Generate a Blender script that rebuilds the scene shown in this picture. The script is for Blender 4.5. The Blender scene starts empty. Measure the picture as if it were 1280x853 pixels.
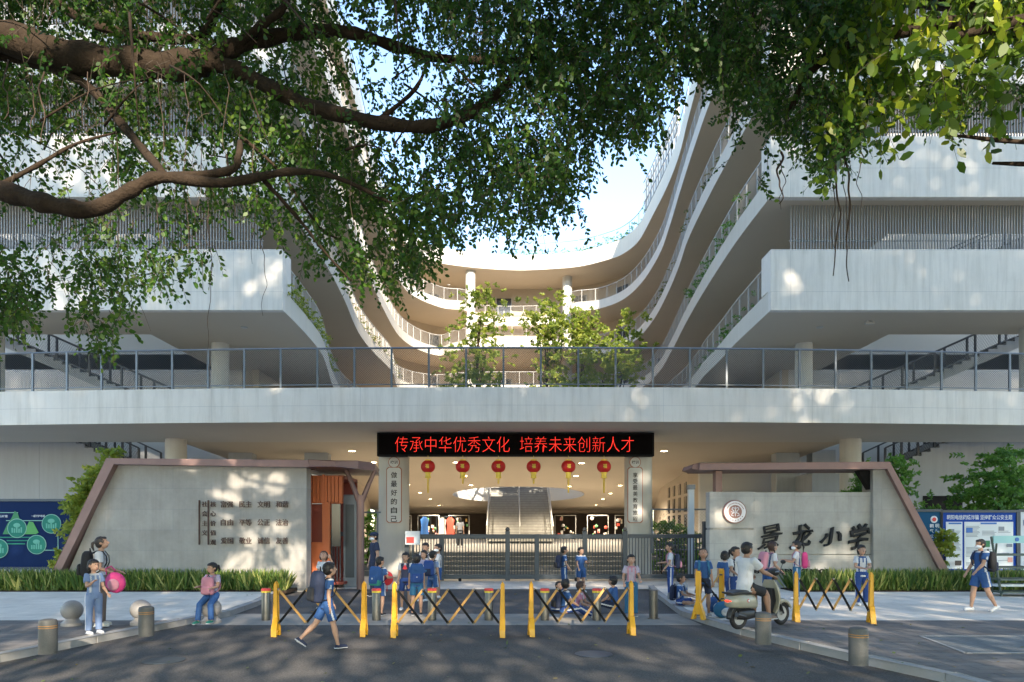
import bpy, bmesh, math, random
import numpy as np
from mathutils import Vector, Matrix
from mathutils.geometry import tessellate_polygon
random.seed(7); rng = np.random.default_rng(7)
scene = bpy.context.scene
COL = scene.collection
F = 870.0; HZ = 660.0; CH = 1.8
R = math.radians
def P(px, py, Y): return Vector(((px-640)*Y/F, Y, CH+(HZ-py)*Y/F))
def G(px, py):
    Y = F*CH/(py-HZ); return Vector(((px-640)*Y/F, Y, 0))

# ------------------------------------------------------------------ materials
M = {}
def mat(name, col, rough=0.7, var=0.0, scale=3.0, metal=0.0, bump=0.0, bscale=40.0, emit=None, estr=1.0, trans=None, spec=0.5, streak=0.0):
    m = bpy.data.materials.new(name); m.use_nodes = True
    nt = m.node_tree; N = nt.nodes; L = nt.links
    b = N['Principled BSDF']; b.inputs['Roughness'].default_value = rough
    b.inputs['Metallic'].default_value = metal
    b.inputs['Specular IOR Level'].default_value = spec
    b.inputs['Base Color'].default_value = (*col, 1)
    if var > 0 or bump > 0 or streak > 0:
        g = N.new('ShaderNodeNewGeometry')
    if var > 0 or streak > 0:
        no = N.new('ShaderNodeTexNoise'); no.inputs['Scale'].default_value = scale; no.inputs['Detail'].default_value = 6; no.inputs['Roughness'].default_value = 0.65
        L.new(g.outputs['Position'], no.inputs['Vector'])
        mx = N.new('ShaderNodeMix'); mx.data_type = 'RGBA'
        mx.inputs[6].default_value = (*[c*(1-var) for c in col], 1); mx.inputs[7].default_value = (*[min(1, c*(1+var)) for c in col], 1)
        L.new(no.outputs['Fac'], mx.inputs[0]); out = mx.outputs[2]
        if streak > 0:
            mp = N.new('ShaderNodeMapping'); mp.inputs['Scale'].default_value = (5, 5, 0.35)
            L.new(g.outputs['Position'], mp.inputs['Vector'])
            n2 = N.new('ShaderNodeTexNoise'); n2.inputs['Scale'].default_value = 1.0; n2.inputs['Detail'].default_value = 7
            L.new(mp.outputs[0], n2.inputs['Vector'])
            cr = N.new('ShaderNodeMapRange'); cr.inputs[1].default_value = .42; cr.inputs[2].default_value = .72; cr.inputs[3].default_value = 0; cr.inputs[4].default_value = streak
            L.new(n2.outputs['Fac'], cr.inputs[0])
            m2 = N.new('ShaderNodeMix'); m2.data_type = 'RGBA'; m2.blend_type = 'MULTIPLY'
            L.new(cr.outputs[0], m2.inputs[0]); L.new(out, m2.inputs[6]); m2.inputs[7].default_value = (.55, .53, .48, 1); out = m2.outputs[2]
        L.new(out, b.inputs['Base Color'])
    if bump > 0:
        n3 = N.new('ShaderNodeTexNoise'); n3.inputs['Scale'].default_value = bscale; n3.inputs['Detail'].default_value = 5
        L.new(g.outputs['Position'], n3.inputs['Vector'])
        bp = N.new('ShaderNodeBump'); bp.inputs['Strength'].default_value = bump; bp.inputs['Distance'].default_value = 0.02
        L.new(n3.outputs['Fac'], bp.inputs['Height']); L.new(bp.outputs[0], b.inputs['Normal'])
    if emit:
        b.inputs['Emission Color'].default_value = (*emit, 1); b.inputs['Emission Strength'].default_value = estr
    M[name] = m; return m

def tilemat(name, col, mort, w, h, plane='xz', msize=0.006, var=0.1, rough=0.75, off=0.5, bump=0.15, noise=0.25, nscale=2.0, streak=0.0, patch=0.0):
    m = mat(name, col, rough, spec=.2); nt = m.node_tree; N = nt.nodes; L = nt.links; b = N['Principled BSDF']
    g = N.new('ShaderNodeNewGeometry'); s = N.new('ShaderNodeSeparateXYZ'); L.new(g.outputs['Position'], s.inputs[0])
    c = N.new('ShaderNodeCombineXYZ'); L.new(s.outputs[0], c.inputs[0]); L.new(s.outputs[2 if plane == 'xz' else 1], c.inputs[1])
    br = N.new('ShaderNodeTexBrick'); L.new(c.outputs[0], br.inputs['Vector']); br.inputs['Scale'].default_value = 1
    br.inputs['Brick Width'].default_value = w; br.inputs['Row Height'].default_value = h; br.inputs['Mortar Size'].default_value = msize
    br.offset = off
    br.inputs['Color1'].default_value = (*[x*(1-var) for x in col], 1); br.inputs['Color2'].default_value = (*[x*(1+var) for x in col], 1); br.inputs['Mortar'].default_value = (*mort, 1)
    no = N.new('ShaderNodeTexNoise'); no.inputs['Scale'].default_value = nscale; no.inputs['Detail'].default_value = 8; no.inputs['Roughness'].default_value = .7; L.new(g.outputs['Position'], no.inputs['Vector'])
    mr = N.new('ShaderNodeMapRange'); mr.inputs[1].default_value = .3; mr.inputs[2].default_value = .7; mr.inputs[3].default_value = 1-noise; mr.inputs[4].default_value = 1+noise
    L.new(no.outputs['Fac'], mr.inputs[0])
    vm = N.new('ShaderNodeVectorMath'); vm.operation = 'SCALE'; L.new(br.outputs['Color'], vm.inputs[0]); L.new(mr.outputs[0], vm.inputs['Scale'])
    out = vm.outputs[0]
    for amt, sc_, lo, hi, dk in ((streak, (4, 4, .3), .45, .75, (.55, .53, .49, 1)), (patch, (.55, .55, .55), .48, .62, (.45, .43, .40, 1))):
        if not amt: continue
        mp = N.new('ShaderNodeMapping'); mp.inputs['Scale'].default_value = sc_; L.new(g.outputs['Position'], mp.inputs['Vector'])
        n2 = N.new('ShaderNodeTexNoise'); n2.inputs['Scale'].default_value = 1.0; n2.inputs['Detail'].default_value = 8; n2.inputs['Roughness'].default_value = .7; L.new(mp.outputs[0], n2.inputs['Vector'])
        c2 = N.new('ShaderNodeMapRange'); c2.inputs[1].default_value = lo; c2.inputs[2].default_value = hi; c2.inputs[3].default_value = 0; c2.inputs[4].default_value = amt; L.new(n2.outputs['Fac'], c2.inputs[0])
        m2 = N.new('ShaderNodeMix'); m2.data_type = 'RGBA'; m2.blend_type = 'MULTIPLY'; L.new(c2.outputs[0], m2.inputs[0]); L.new(out, m2.inputs[6]); m2.inputs[7].default_value = dk; out = m2.outputs[2]
    L.new(out, b.inputs['Base Color'])
    n3 = N.new('ShaderNodeTexNoise'); n3.inputs['Scale'].default_value = 60; L.new(g.outputs['Position'], n3.inputs['Vector'])
    bp = N.new('ShaderNodeBump'); bp.inputs['Strength'].default_value = bump; bp.inputs['Distance'].default_value = .01; L.new(n3.outputs['Fac'], bp.inputs['Height']); L.new(bp.outputs[0], b.inputs['Normal'])
    return m

def leafmat(name, c1, c2, c3, trans=0.35, rough=0.45):
    m = bpy.data.materials.new(name); m.use_nodes = True; nt = m.node_tree; N = nt.nodes; L = nt.links
    b = N['Principled BSDF']; b.inputs['Roughness'].default_value = rough; b.inputs['Specular IOR Level'].default_value = .35
    at = N.new('ShaderNodeAttribute'); at.attribute_name = 'rnd'
    cr = N.new('ShaderNodeValToRGB'); e = cr.color_ramp.elements
    e[0].color = (*c1, 1); e[1].color = (*c3, 1); e.new(.6).color = (*c2, 1)
    L.new(at.outputs['Fac'], cr.inputs[0]); L.new(cr.outputs[0], b.inputs['Base Color'])
    t = N.new('ShaderNodeBsdfTranslucent'); hs = N.new('ShaderNodeHueSaturation'); hs.inputs['Value'].default_value = 1.9; hs.inputs['Hue'].default_value = .485
    L.new(cr.outputs[0], hs.inputs['Color']); L.new(hs.outputs[0], t.inputs['Color'])
    mx = N.new('ShaderNodeMixShader'); mx.inputs[0].default_value = trans
    L.new(b.outputs[0], mx.inputs[1]); L.new(t.outputs[0], mx.inputs[2]); L.new(mx.outputs[0], N['Material Output'].inputs[0])
    M[name] = m; return m

tilemat('white_paint', (.72, .68, .615), (.54, .52, .49), 4.8, 1.42, 'xz', .007, .012, rough=.7, off=0, bump=.06, noise=.06, nscale=.9, streak=.5)
mat('cream_paint', (.62, .58, .50), .75, .05, .6, streak=.12)
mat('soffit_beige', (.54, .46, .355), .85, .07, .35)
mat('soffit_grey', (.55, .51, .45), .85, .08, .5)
mat('wall_beige', (.47, .40, .31), .85, .08, .6)
mat('wall_grey', (.36, .38, .40), .85, .08, .8, streak=.2)
mat('light_wall', (.56, .55, .53), .8, .04, .8)
mat('concrete', (.40, .39, .36), .8, .12, 1.8, streak=.3, bump=.15)
mat('column_paint', (.58, .56, .51), .7, .06, 1.5, streak=.2)
mat('steel_grey', (.17, .20, .235), .45, .08, 5, metal=.3)
mat('gate_grey', (.055, .068, .082), .45, .1, 5, metal=.3)
mat('rail_grey', (.17, .19, .21), .45, .05, 6, metal=.4)
mat('wire', (.10, .105, .11), .6)
mat('rail_white', (.46, .45, .42), .5)
mat('bright_white', (.80, .79, .75), .6)
mat('tread_grey', (.30, .29, .27), .8, .1, 3)
mat('dark_rail', (.06, .065, .075), .5)
mat('slat_metal', (.34, .34, .34), .5, metal=.2)
mat('copper', (.24, .150, .132), .55, .22, 2.5, metal=.35, bump=.08, bscale=8)
mat('copper_light', (.19, .115, .10), .45, .15, 3, metal=.35)
mat('orange_panel', (.48, .12, .035), .5, .08, 4)
mat('orange_dark', (.20, .035, .02), .5)
mat('black', (.008, .008, .009), .7, spec=.15)
mat('led_black', (.004, .003, .003), .8, spec=.05)
mat('led_red', (.6, .02, .015), .5, emit=(1, .035, .02), estr=.33)
tilemat('asphalt', (.108, .100, .094), (.108, .100, .094), 900, 900, 'xy', 0, .0, rough=.92, bump=.6, noise=.55, nscale=45, patch=.35)
mat('kerb_stone', (.30, .29, .28), .8, .15, 6, bump=.2)
mat('concrete_strip', (.27, .25, .22), .9, .28, 3, bump=.4)
tilemat('light_paver', (.66, .595, .51), (.48, .435, .375), .6, .3, 'xy', .005, .06, noise=.16, nscale=1.2, patch=.22)
tilemat('dark_paver', (.175, .160, .150), (.07, .07, .07), .45, .22, 'xy', .006, .16, noise=.25, nscale=1.5)
tilemat('cover_paver', (.17, .185, .19), (.12, .12, .12), .1, .1, 'xy', .006, .1, off=0)
tilemat('stone_cladding', (.33, .315, .29), (.28, .28, .27), 1.9, .58, 'xz', .007, .05, noise=.14, nscale=1.3, streak=.35)
tilemat('stone_cladding_right', (.39, .375, .345), (.31, .31, .30), 2.3, .45, 'xz', .006, .06, noise=.14, nscale=1.6, streak=.35)
mat('step_stone', (.20, .19, .175), .85, .12, 3)
mat('sign_brown', (.07, .035, .025), .6)
mat('sign_black', (.018, .019, .021), .6, spec=.2)
mat('granite', (.085, .083, .078), .6, .5, 90, bump=.1)
mat('granite_ball', (.26, .245, .235), .5, .3, 60)
mat('band_orange', (.34, .17, .05), .6)
mat('stainless', (.15, .14, .125), .35, .2, 8, metal=.8)
mat('band_yellow', (.75, .55, .05), .5); mat('band_red', (.65, .05, .04), .5)
mat('yellow', (.72, .36, .012), .42, .06, 6)
mat('yellow_worn', (.45, .24, .06), .5, .15, 20)
mat('lantern_red', (.50, .011, .009), .55)
mat('lantern_gold', (.85, .62, .08), .5)
mat('plaque_cream', (.66, .65, .62), .6, .04, 3)
mat('ink', (.05, .04, .035), .6); mat('plaque_line', (.42, .16, .09), .5)
mat('emblem_white', (.75, .72, .72), .5); mat('emblem_brown', (.30, .15, .12), .5)
mat('navy_board', (.004, .018, .075), .6, spec=.1); mat('teal_board', (.008, .075, .17), .6, spec=.15)
mat('blue_board', (.01, .06, .36), .6, spec=.15); mat('paper', (.70, .74, .76), .6); mat('print_blue', (.04, .16, .5), .5); mat('print_grey', (.22, .25, .30), .6)
mat('mint', (.03, .19, .145), .6, spec=.1); mat('mint_dark', (.10, .36, .28), .6); mat('pale_green', (.22, .42, .36), .6, spec=.1); mat('peak_green', (.03, .20, .08), .6); mat('peak_light', (.07, .30, .08), .6)
mat('board_white', (.6, .66, .72), .4)
mat('bark', (.036, .025, .017), .95, .65, 9, bump=1.0, bscale=30, spec=.2)
mat('root_brown', (.07, .045, .032), .9, .3, 9)
mat('twig', (.05, .037, .026), .9)
leafmat('leaf_banyan', (.012, .038, .008), (.030, .088, .013), (.10, .17, .02), .44)
leafmat('leaf_sunlit', (.017, .050, .009), (.044, .115, .014), (.12, .19, .022), .42)  # lighter copy of the banyan leaf, coloured as if sunlit
leafmat('leaf_rubber', (.03, .075, .008), (.10, .17, .014), (.30, .32, .03), .5, .35)
leafmat('leaf_court', (.09, .15, .02), (.21, .27, .04), (.36, .37, .07), .45)
leafmat('leaf_shade_tree', (.05, .12, .02), (.10, .20, .03), (.18, .30, .05), .5)  # leaves of the added shade trees, paled to bounce more light
leafmat('leaf_shrub', (.04, .11, .02), (.09, .21, .03), (.15, .28, .06), .35)
leafmat('leaf_dry', (.06, .10, .03), (.15, .17, .05), (.28, .18, .07), .3)
leafmat('strap_leaf', (.04, .095, .02), (.12, .19, .035), (.38, .38, .13), .3)
mat('lamp_glow', (1, .9, .7), .5, emit=(1, .78, .46), estr=14)
mat('lamp_rim', (.6, .6, .58), .4)
mat('pergola_panel', (.75, .72, .66), .5)
mat('glass_dark', (.03, .035, .04), .15)
mat('shop_dark', (.06, .045, .035), .8, .4, 3)
for i, c in enumerate([(.6, .08, .05), (.7, .6, .45), (.75, .7, .66), (.5, .3, .08), (.12, .3, .12), (.7, .35, .3)]): mat('goods_%d' % i, c, .7)
mat('bench_metal', (.07, .10, .085), .5); mat('bench_sign', (.35, .62, .62), .5)

# ------------------------------------------------------------------ objects
def tag(o, label=None, cat=None, group=None, kind=None):
    if label: o['label'] = label
    if cat: o['category'] = cat
    if group: o['group'] = group
    if kind: o['kind'] = kind
    return o
def empty(name, loc=(0, 0, 0), rz=0, label=None, cat=None, group=None):
    o = bpy.data.objects.new(name, None); COL.objects.link(o); o.location = loc; o.rotation_euler = (0, 0, rz)
    return tag(o, label, cat, group)
class MB:
    def __init__(s): s.v = []; s.f = []; s.mi = []; s.cur = 0
    def face(s, ids, m=None): s.f.append(tuple(ids)); s.mi.append(s.cur if m is None else m)
    def box(s, a, b, rot=None, org=None, bev=0):
        x0, y0, z0 = a; x1, y1, z1 = b; n = len(s.v)
        vs = [Vector(q) for q in ((x0,y0,z0),(x1,y0,z0),(x1,y1,z0),(x0,y1,z0),(x0,y0,z1),(x1,y0,z1),(x1,y1,z1),(x0,y1,z1))]
        if rot is not None:
            o = Vector(org or (0, 0, 0)); vs = [rot @ (q-o) + o for q in vs]
        s.v += vs
        for q in ((0,3,2,1),(4,5,6,7),(0,1,5,4),(1,2,6,5),(2,3,7,6),(3,0,4,7)): s.face([n+i for i in q])
        return s
    def tube(s, pts, rad, n=8, side=None, caps=True, flat=1.0):
        pts = [Vector(p) for p in pts]
        if not isinstance(rad, (list, tuple)): rad = [rad]*len(pts)
        base = len(s.v); prev = None
        for i, p in enumerate(pts):
            t = (pts[min(i+1, len(pts)-1)] - pts[max(i-1, 0)])
            t = t.normalized() if t.length > 1e-9 else Vector((0, 0, 1))
            if prev is None:
                u = Vector(side) if side is not None else (Vector((1, 0, 0)) if abs(t.x) < .9 else Vector((0, 1, 0)))
            else: u = prev
            u = (u - t*u.dot(t)); u = u.normalized() if u.length > 1e-6 else t.orthogonal().normalized()
            w = t.cross(u); prev = u
            r = rad[i]; ra, rb = (r if isinstance(r, tuple) else (r, r*flat))
            for k in range(n):
                a = 2*math.pi*k/n; s.v.append(p + u*(math.cos(a)*ra) + w*(math.sin(a)*rb))
        for i in range(len(pts)-1):
            for k in range(n):
                a = base+i*n+k; b_ = base+i*n+(k+1) % n; s.face((a, b_, b_+n, a+n))
        if caps:
            s.face([base+k for k in range(n)][::-1]); e = base+(len(pts)-1)*n; s.face([e+k for k in range(n)])
        return s
    def ball(s, c, r, seg=12, ring=8, rot=None):
        c = Vector(c); ra = r if isinstance(r, tuple) else (r, r, r); base = len(s.v)
        def tr(q):
            q = Vector((q[0]*ra[0], q[1]*ra[1], q[2]*ra[2]))
            return c + (rot @ q if rot is not None else q)
        s.v.append(tr((0, 0, -1)))
        for i in range(1, ring):
            ph = -math.pi/2 + math.pi*i/ring
            for k in range(seg):
                a = 2*math.pi*k/seg; s.v.append(tr((math.cos(ph)*math.cos(a), math.cos(ph)*math.sin(a), math.sin(ph))))
        s.v.append(tr((0, 0, 1))); top = len(s.v)-1
        for k in range(seg):
            k2 = (k+1) % seg
            s.face((base, base+1+k2, base+1+k)); s.face((top, base+1+(ring-2)*seg+k, base+1+(ring-2)*seg+k2))
            for i in range(ring-2):
                a = base+1+i*seg; s.face((a+k, a+k2, a+seg+k2, a+seg+k))
        return s
    def lathe(s, prof, c=(0, 0, 0), n=20, ax='z'):
        c = Vector(c); base = len(s.v)
        for (r, h) in prof:
            for k in range(n):
                a = 2*math.pi*k/n; x, y = r*math.cos(a), r*math.sin(a)
                s.v.append(c + (Vector((x, y, h)) if ax == 'z' else Vector((x, h, y)) if ax == 'y' else Vector((h, x, y))))
        for i in range(len(prof)-1):
            for k in range(n):
                a = base+i*n+k; b_ = base+i*n+(k+1) % n; s.face((a, b_, b_+n, a+n) if ax != 'y' else (a, a+n, b_+n, b_))
        s.face([base+k for k in range(n)][::-1] if ax != 'y' else [base+k for k in range(n)])
        e = base+(len(prof)-1)*n; s.face([e+k for k in range(n)] if ax != 'y' else [e+k for k in range(n)][::-1])
        return s
    def prism(s, poly, z0, z1, plane='xy', side=True, m_side=None, zf=None):
        """poly: 2D list; plane xy extruded along z, or xz extruded along y (z0..z1 = y)"""
        def mk(p, h):
            if plane == 'xy': return Vector((p[0], p[1], h))
            if plane == 'xz': return Vector((p[0], h, p[1]))
            return Vector((h, p[0], p[1]))
        n = len(poly); base = len(s.v)
        for p in poly: s.v.append(mk(p, z0))
        for p in poly: s.v.append(mk(p, z1))
        tris = tessellate_polygon([[Vector((p[0], p[1], 0)) for p in poly]])
        for t in tris:
            s.face((base+t[0], base+t[1], base+t[2])); s.face((base+n+t[2], base+n+t[1], base+n+t[0]))
        if side:
            for i in range(n):
                j = (i+1) % n; s.face((base+i, base+j, base+n+j, base+n+i), m_side)
        return s
    def build(s, name, mats, parent=None, smooth=False, loc=None, bevel=0, fix=True):
        me = bpy.data.meshes.new(name); me.from_pydata([tuple(v) for v in s.v], [], s.f)
        ms = mats if isinstance(mats, (list, tuple)) else [mats]
        for m in ms: me.materials.append(M[m] if isinstance(m, str) else m)
        me.polygons.foreach_set('material_index', s.mi)
        if fix or bevel:
            bm = bmesh.new(); bm.from_mesh(me)
            if bevel:
                bmesh.ops.bevel(bm, geom=[e for e in bm.edges if len(e.link_faces) == 2 and e.calc_face_angle(0) > .6], offset=bevel, segments=2, affect='EDGES', profile=.6)
            if fix: bmesh.ops.recalc_face_normals(bm, faces=bm.faces)
            bm.to_mesh(me); bm.free()
        if smooth:
            me.polygons.foreach_set('use_smooth', [True]*len(me.polygons))
            if smooth != 'all': me.set_sharp_from_angle(angle=R(40))
        me.update()
        o = bpy.data.objects.new(name, me); COL.objects.link(o)
        if parent: o.parent = parent
        if loc is not None: o.location = loc
        return o
def remesh(mb, voxel, smooth_it=4, fac=.5):
    me = bpy.data.meshes.new('tmp'); me.from_pydata([tuple(v) for v in mb.v], [], mb.f)
    o = bpy.data.objects.new('tmp', me); COL.objects.link(o)
    m = o.modifiers.new('r', 'REMESH'); m.mode = 'VOXEL'; m.voxel_size = voxel; m.adaptivity = 0
    if smooth_it:
        sm = o.modifiers.new('s', 'SMOOTH'); sm.iterations = smooth_it; sm.factor = fac
    dg = bpy.context.evaluated_depsgraph_get(); dg.update()
    out = bpy.data.meshes.new_from_object(o.evaluated_get(dg))
    bpy.data.objects.remove(o); bpy.data.meshes.remove(me)
    out.polygons.foreach_set('use_smooth', [True]*len(out.polygons))
    return out
def link_mesh(name, me, mats, parent, idx=None):
    me.materials.clear(); me.name = name
    for m in mats: me.materials.append(M[m] if isinstance(m, str) else m)
    if idx is not None: me.polygons.foreach_set('material_index', idx)
    me.update(); o = bpy.data.objects.new(name, me); COL.objects.link(o); o.parent = parent
    return o
def text(name, s, cx, cz, w, h, y, mt, parent=None, ext=.01, bold=0.0, loc0=(0, 0, 0), shear=0, linesp=1.0):
    """text facing -Y, fitted to box w x h centred at (cx, cz), front face at y"""
    cu = bpy.data.curves.new('t', 'FONT'); cu.body = s; cu.size = 1; cu.extrude = 0; cu.offset = bold; cu.shear = shear; cu.resolution_u = 3; cu.space_line = linesp
    cu.align_x = 'CENTER'
    o = bpy.data.objects.new('t', cu); COL.objects.link(o)
    dg = bpy.context.evaluated_depsgraph_get(); dg.update()
    me = bpy.data.meshes.new_from_object(o.evaluated_get(dg)); bpy.data.objects.remove(o)
    n = len(me.vertices); co = np.zeros(n*3); me.vertices.foreach_get('co', co); co = co.reshape(-1, 3)
    mn, mx_ = co.min(0), co.max(0); q = np.zeros_like(co)
    q[:, 0] = (co[:, 0]-(mn[0]+mx_[0])/2)/(mx_[0]-mn[0])*w + cx
    q[:, 2] = (co[:, 1]-(mn[1]+mx_[1])/2)/(mx_[1]-mn[1])*h + cz
    q[:, 1] = y
    me.vertices.foreach_set('co', q.ravel()); me.update()
    bm = bmesh.new(); bm.from_mesh(me)
    if ext > 0.002:
        r = bmesh.ops.extrude_face_region(bm, geom=list(bm.faces)); vs = [g for g in r['geom'] if isinstance(g, bmesh.types.BMVert)]
        bmesh.ops.translate(bm, verts=vs, vec=(0, ext, 0))
    bmesh.ops.recalc_face_normals(bm, faces=bm.faces); bm.to_mesh(me); bm.free()
    me.materials.clear(); me.materials.append(M[mt]); me.name = name
    ob = bpy.data.objects.new(name, me); COL.objects.link(ob)
    if parent: ob.parent = parent
    return ob

def brush(name, s, cx, cz, w, h, y, mt, depth=.08, fat=.035, tilt=0.0):
    cu = bpy.data.curves.new('t', 'FONT'); cu.body = s; cu.size = 1; cu.extrude = .05; cu.bevel_depth = fat; cu.bevel_resolution = 1; cu.resolution_u = 4
    o = bpy.data.objects.new('t', cu); COL.objects.link(o); dg = bpy.context.evaluated_depsgraph_get(); dg.update()
    me = bpy.data.meshes.new_from_object(o.evaluated_get(dg)); bpy.data.objects.remove(o)
    n = len(me.vertices); co = np.zeros(n*3); me.vertices.foreach_get('co', co); co = co.reshape(-1, 3)
    c = (co.max(0)+co.min(0))/2; a = co-c
    x = a[:, 0]+.05*np.sin(a[:, 1]*6+1)+.02*np.sin(a[:, 1]*15); z = a[:, 1]+tilt*a[:, 0]+.04*np.sin(a[:, 0]*7+.6)+.015*np.sin(a[:, 0]*19)
    x = x*(1+.25*a[:, 1]*0)+.12*z; x = (x-(x.max()+x.min())/2)/(x.max()-x.min())*w+cx; z = (z-(z.max()+z.min())/2)/(z.max()-z.min())*h+cz
    yy = y-(a[:, 2]-a[:, 2].min())/(a[:, 2].max()-a[:, 2].min())*depth
    me.vertices.foreach_set('co', np.stack([x, yy, z], 1).ravel()); me.materials.clear(); me.materials.append(M[mt]); me.name = name; me.update()
    ob = bpy.data.objects.new(name, me); COL.objects.link(ob); return ob
def leaves(name, C, D, S, mt, parent=None, ratio=.45, rnd=None, stiff=None):
    n = len(C); D = D/np.linalg.norm(D, axis=1)[:, None]
    r = rng.normal(size=(n, 3))*np.array([1, 1.5, .8]) if stiff is None else stiff + rng.normal(size=(n, 3))*.35
    W = np.cross(D, r); W /= (np.linalg.norm(W, axis=1)[:, None]+1e-9)
    w = (S*ratio*.5)[:, None]; L = S[:, None]; U = np.cross(W, D)
    V = np.stack([C, C+D*L*.3+W*w*.9, C+D*L*.68+W*w*.8-U*L*.03, C+D*L-U*L*.09, C+D*L*.68-W*w*.8-U*L*.03, C+D*L*.3-W*w*.9], 1).reshape(-1, 3)
    me = bpy.data.meshes.new(name); me.vertices.add(n*6); me.vertices.foreach_set('co', V.ravel())
    me.loops.add(n*6); me.loops.foreach_set('vertex_index', np.arange(n*6, dtype=np.int32))
    me.polygons.add(n); me.polygons.foreach_set('loop_start', np.arange(0, n*6, 6, dtype=np.int32)); me.polygons.foreach_set('loop_total', np.full(n, 6, dtype=np.int32))
    a = me.attributes.new('rnd', 'FLOAT', 'FACE'); a.data.foreach_set('value', (rng.random(n) if rnd is None else rnd).astype(np.float32))
    me.materials.append(M[mt]); me.update(calc_edges=True); me.validate()
    o = bpy.data.objects.new(name, me); COL.objects.link(o)
    if parent: o.parent = parent
    return o
def sprays(O, Dm, Ln, nl, jit=.5):
    """twigs with alternating leaves: origins O (n,3), directions, lengths"""
    n = len(O); Dm = Dm/np.linalg.norm(Dm, axis=1)[:, None]
    t = np.linspace(.1, 1, nl)[None, :, None]
    pos = O[:, None, :] + Dm[:, None, :]*Ln[:, None, None]*t; pos[:, :, 2] -= (t[:, :, 0]**2)*Ln[:, None]*.25
    pos = pos + rng.normal(size=pos.shape)*.012
    sd = np.cross(Dm, rng.normal(size=(n, 3))); sd /= np.linalg.norm(sd, axis=1)[:, None]
    alt = np.where(np.arange(nl) % 2 == 0, 1, -1)[None, :, None]
    d = Dm[:, None, :]*.6 + sd[:, None, :]*alt*.8 + rng.normal(size=pos.shape)*jit*.6; d[:, :, 2] -= .25
    return pos.reshape(-1, 3), d.reshape(-1, 3)
# ================================================================== setting: ground
def sheet(name, poly, z, mt, kind='structure'):
    m = MB(); n = len(poly); m.v = [Vector((p[0], p[1], z)) for p in poly]
    for t in tessellate_polygon([[Vector((p[0], p[1], 0)) for p in poly]]):
        a, b, c = [m.v[i] for i in t]
        m.face(t if (b-a).cross(c-a).z > 0 else t[::-1])
    o = m.build(name, mt, fix=False); o['kind'] = kind; return o
sheet('ground', [(-400, -400), (400, -400), (400, 400), (-400, 400)], -.03, 'concrete')
KL = [(-7.6, 4.0), (-6.95, 8.2), (-6.86, 9.3), (-6.5, 10.9), (-6.05, 12.9), (-5.75, 14.2), (-5.85, 16.0), (-6.2, 18.2), (-6.4, 20.4)]
KR = [(5.6, 4.0), (5.25, 6.6), (5.04, 8.1), (4.62, 9.2), (4.26, 10.3), (3.85, 11.7), (3.62, 13.0), (3.45, 14.2), (3.62, 16.4), (3.8, 18.6), (4.0, 20.4)]
road = [(x, y) for x, y in KL] + [(x, y) for x, y in KR[::-1]]
sheet('road', [(-60, -14), (60, -14), (60, 3.6), (5.7, 3.6)] + KR + KL[::-1] + [(-7.8, 3.6), (-60, 3.6)], -.004, 'asphalt')
SH = .10
def sidewalk(K, s, name1, name2):
    X = 60*s
    near = [(p[0]+.14*s, p[1]) for p in K if p[1] < 12.8]
    far = [(p[0]+.14*s, p[1]) for p in K if p[1] >= 12.8]
    xi = near[-1][0] + (far[0][0]-near[-1][0])*.85
    for nm, poly, mt in ((name1, [(X, 4.0)] + near + [(xi, 12.8), (X, 12.8)], 'dark_paver'), (name2, [(X, 12.8), (xi, 12.8)] + far + [(X, 20.4)], 'light_paver')):
        m = MB(); m.prism(poly, -.02, SH); o = m.build(nm, mt); o['kind'] = 'structure'
sidewalk(KL, -1, 'sidewalk_brick', 'sidewalk_paving'); sidewalk(KR, 1, 'sidewalk_brick', 'sidewalk_paving')
for K, s in ((KL, -1), (KR, 1)):
    m = MB()
    for i in range(len(K)-1):
        a, b = Vector((*K[i], 0)), Vector((*K[i+1], 0)); L_ = (b-a).length; nseg = max(1, round(L_/.9))
        for j in range(nseg):
            p = a.lerp(b, j/nseg); q = a.lerp(b, (j+1)/nseg); e = (q-p).normalized()*.006
            p2, q2 = p+e, q-e
            m.prism([(p2.x, p2.y), (q2.x, q2.y), (q2.x+.138*s, q2.y), (p2.x+.138*s, p2.y)], -.02, SH+.012)
    o = m.build('kerb', 'kerb_stone', bevel=.012); o['kind'] = 'structure'
sheet('driveway_strip', [(-5.85, 12.85), (3.52, 12.85), (3.46, 14.55), (-5.72, 14.55)], .002, 'concrete_strip')
sheet('gate_threshold', [(-6.4, 20.4), (4.0, 20.4), (6.5, 20.4), (6.5, 25.4), (-7.5, 25.4), (-7.5, 20.4)], .004, 'light_paver')
sheet('forecourt', [(-60, 20.4), (-7.5, 20.4), (-7.5, 33), (-60, 33)], .0, 'concrete'); sheet('forecourt', [(6.5, 20.4), (60, 20.4), (60, 33), (6.5, 33)], .0, 'concrete')
cv = sheet('utility_cover', [G(1150, 803.5)[:2], G(1400, 803.5)[:2], G(1400, 826)[:2], G(1207, 826)[:2]], SH+.004, 'cover_paver')
for v in cv.data.vertices:
    pass
m = MB()
pts = [G(1150, 803.5), G(1207, 826), G(1400, 826), G(1400, 803.5), G(1150, 803.5)]
for a, b in zip(pts[:-1], pts[1:]):
    d = (b-a).normalized(); n_ = Vector((-d.y, d.x, 0))*.025
    m.box((0, 0, 0), (0, 0, 0)); m.v = m.v[:-8]; m.f = m.f[:-6]; m.mi = m.mi[:-6]
    m.prism([(a-n_)[:2], (b-n_)[:2], (b+n_)[:2], (a+n_)[:2]], SH+.002, SH+.010)
o = m.build('utility_cover_frame', 'kerb_stone'); o['kind'] = 'structure'

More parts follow.
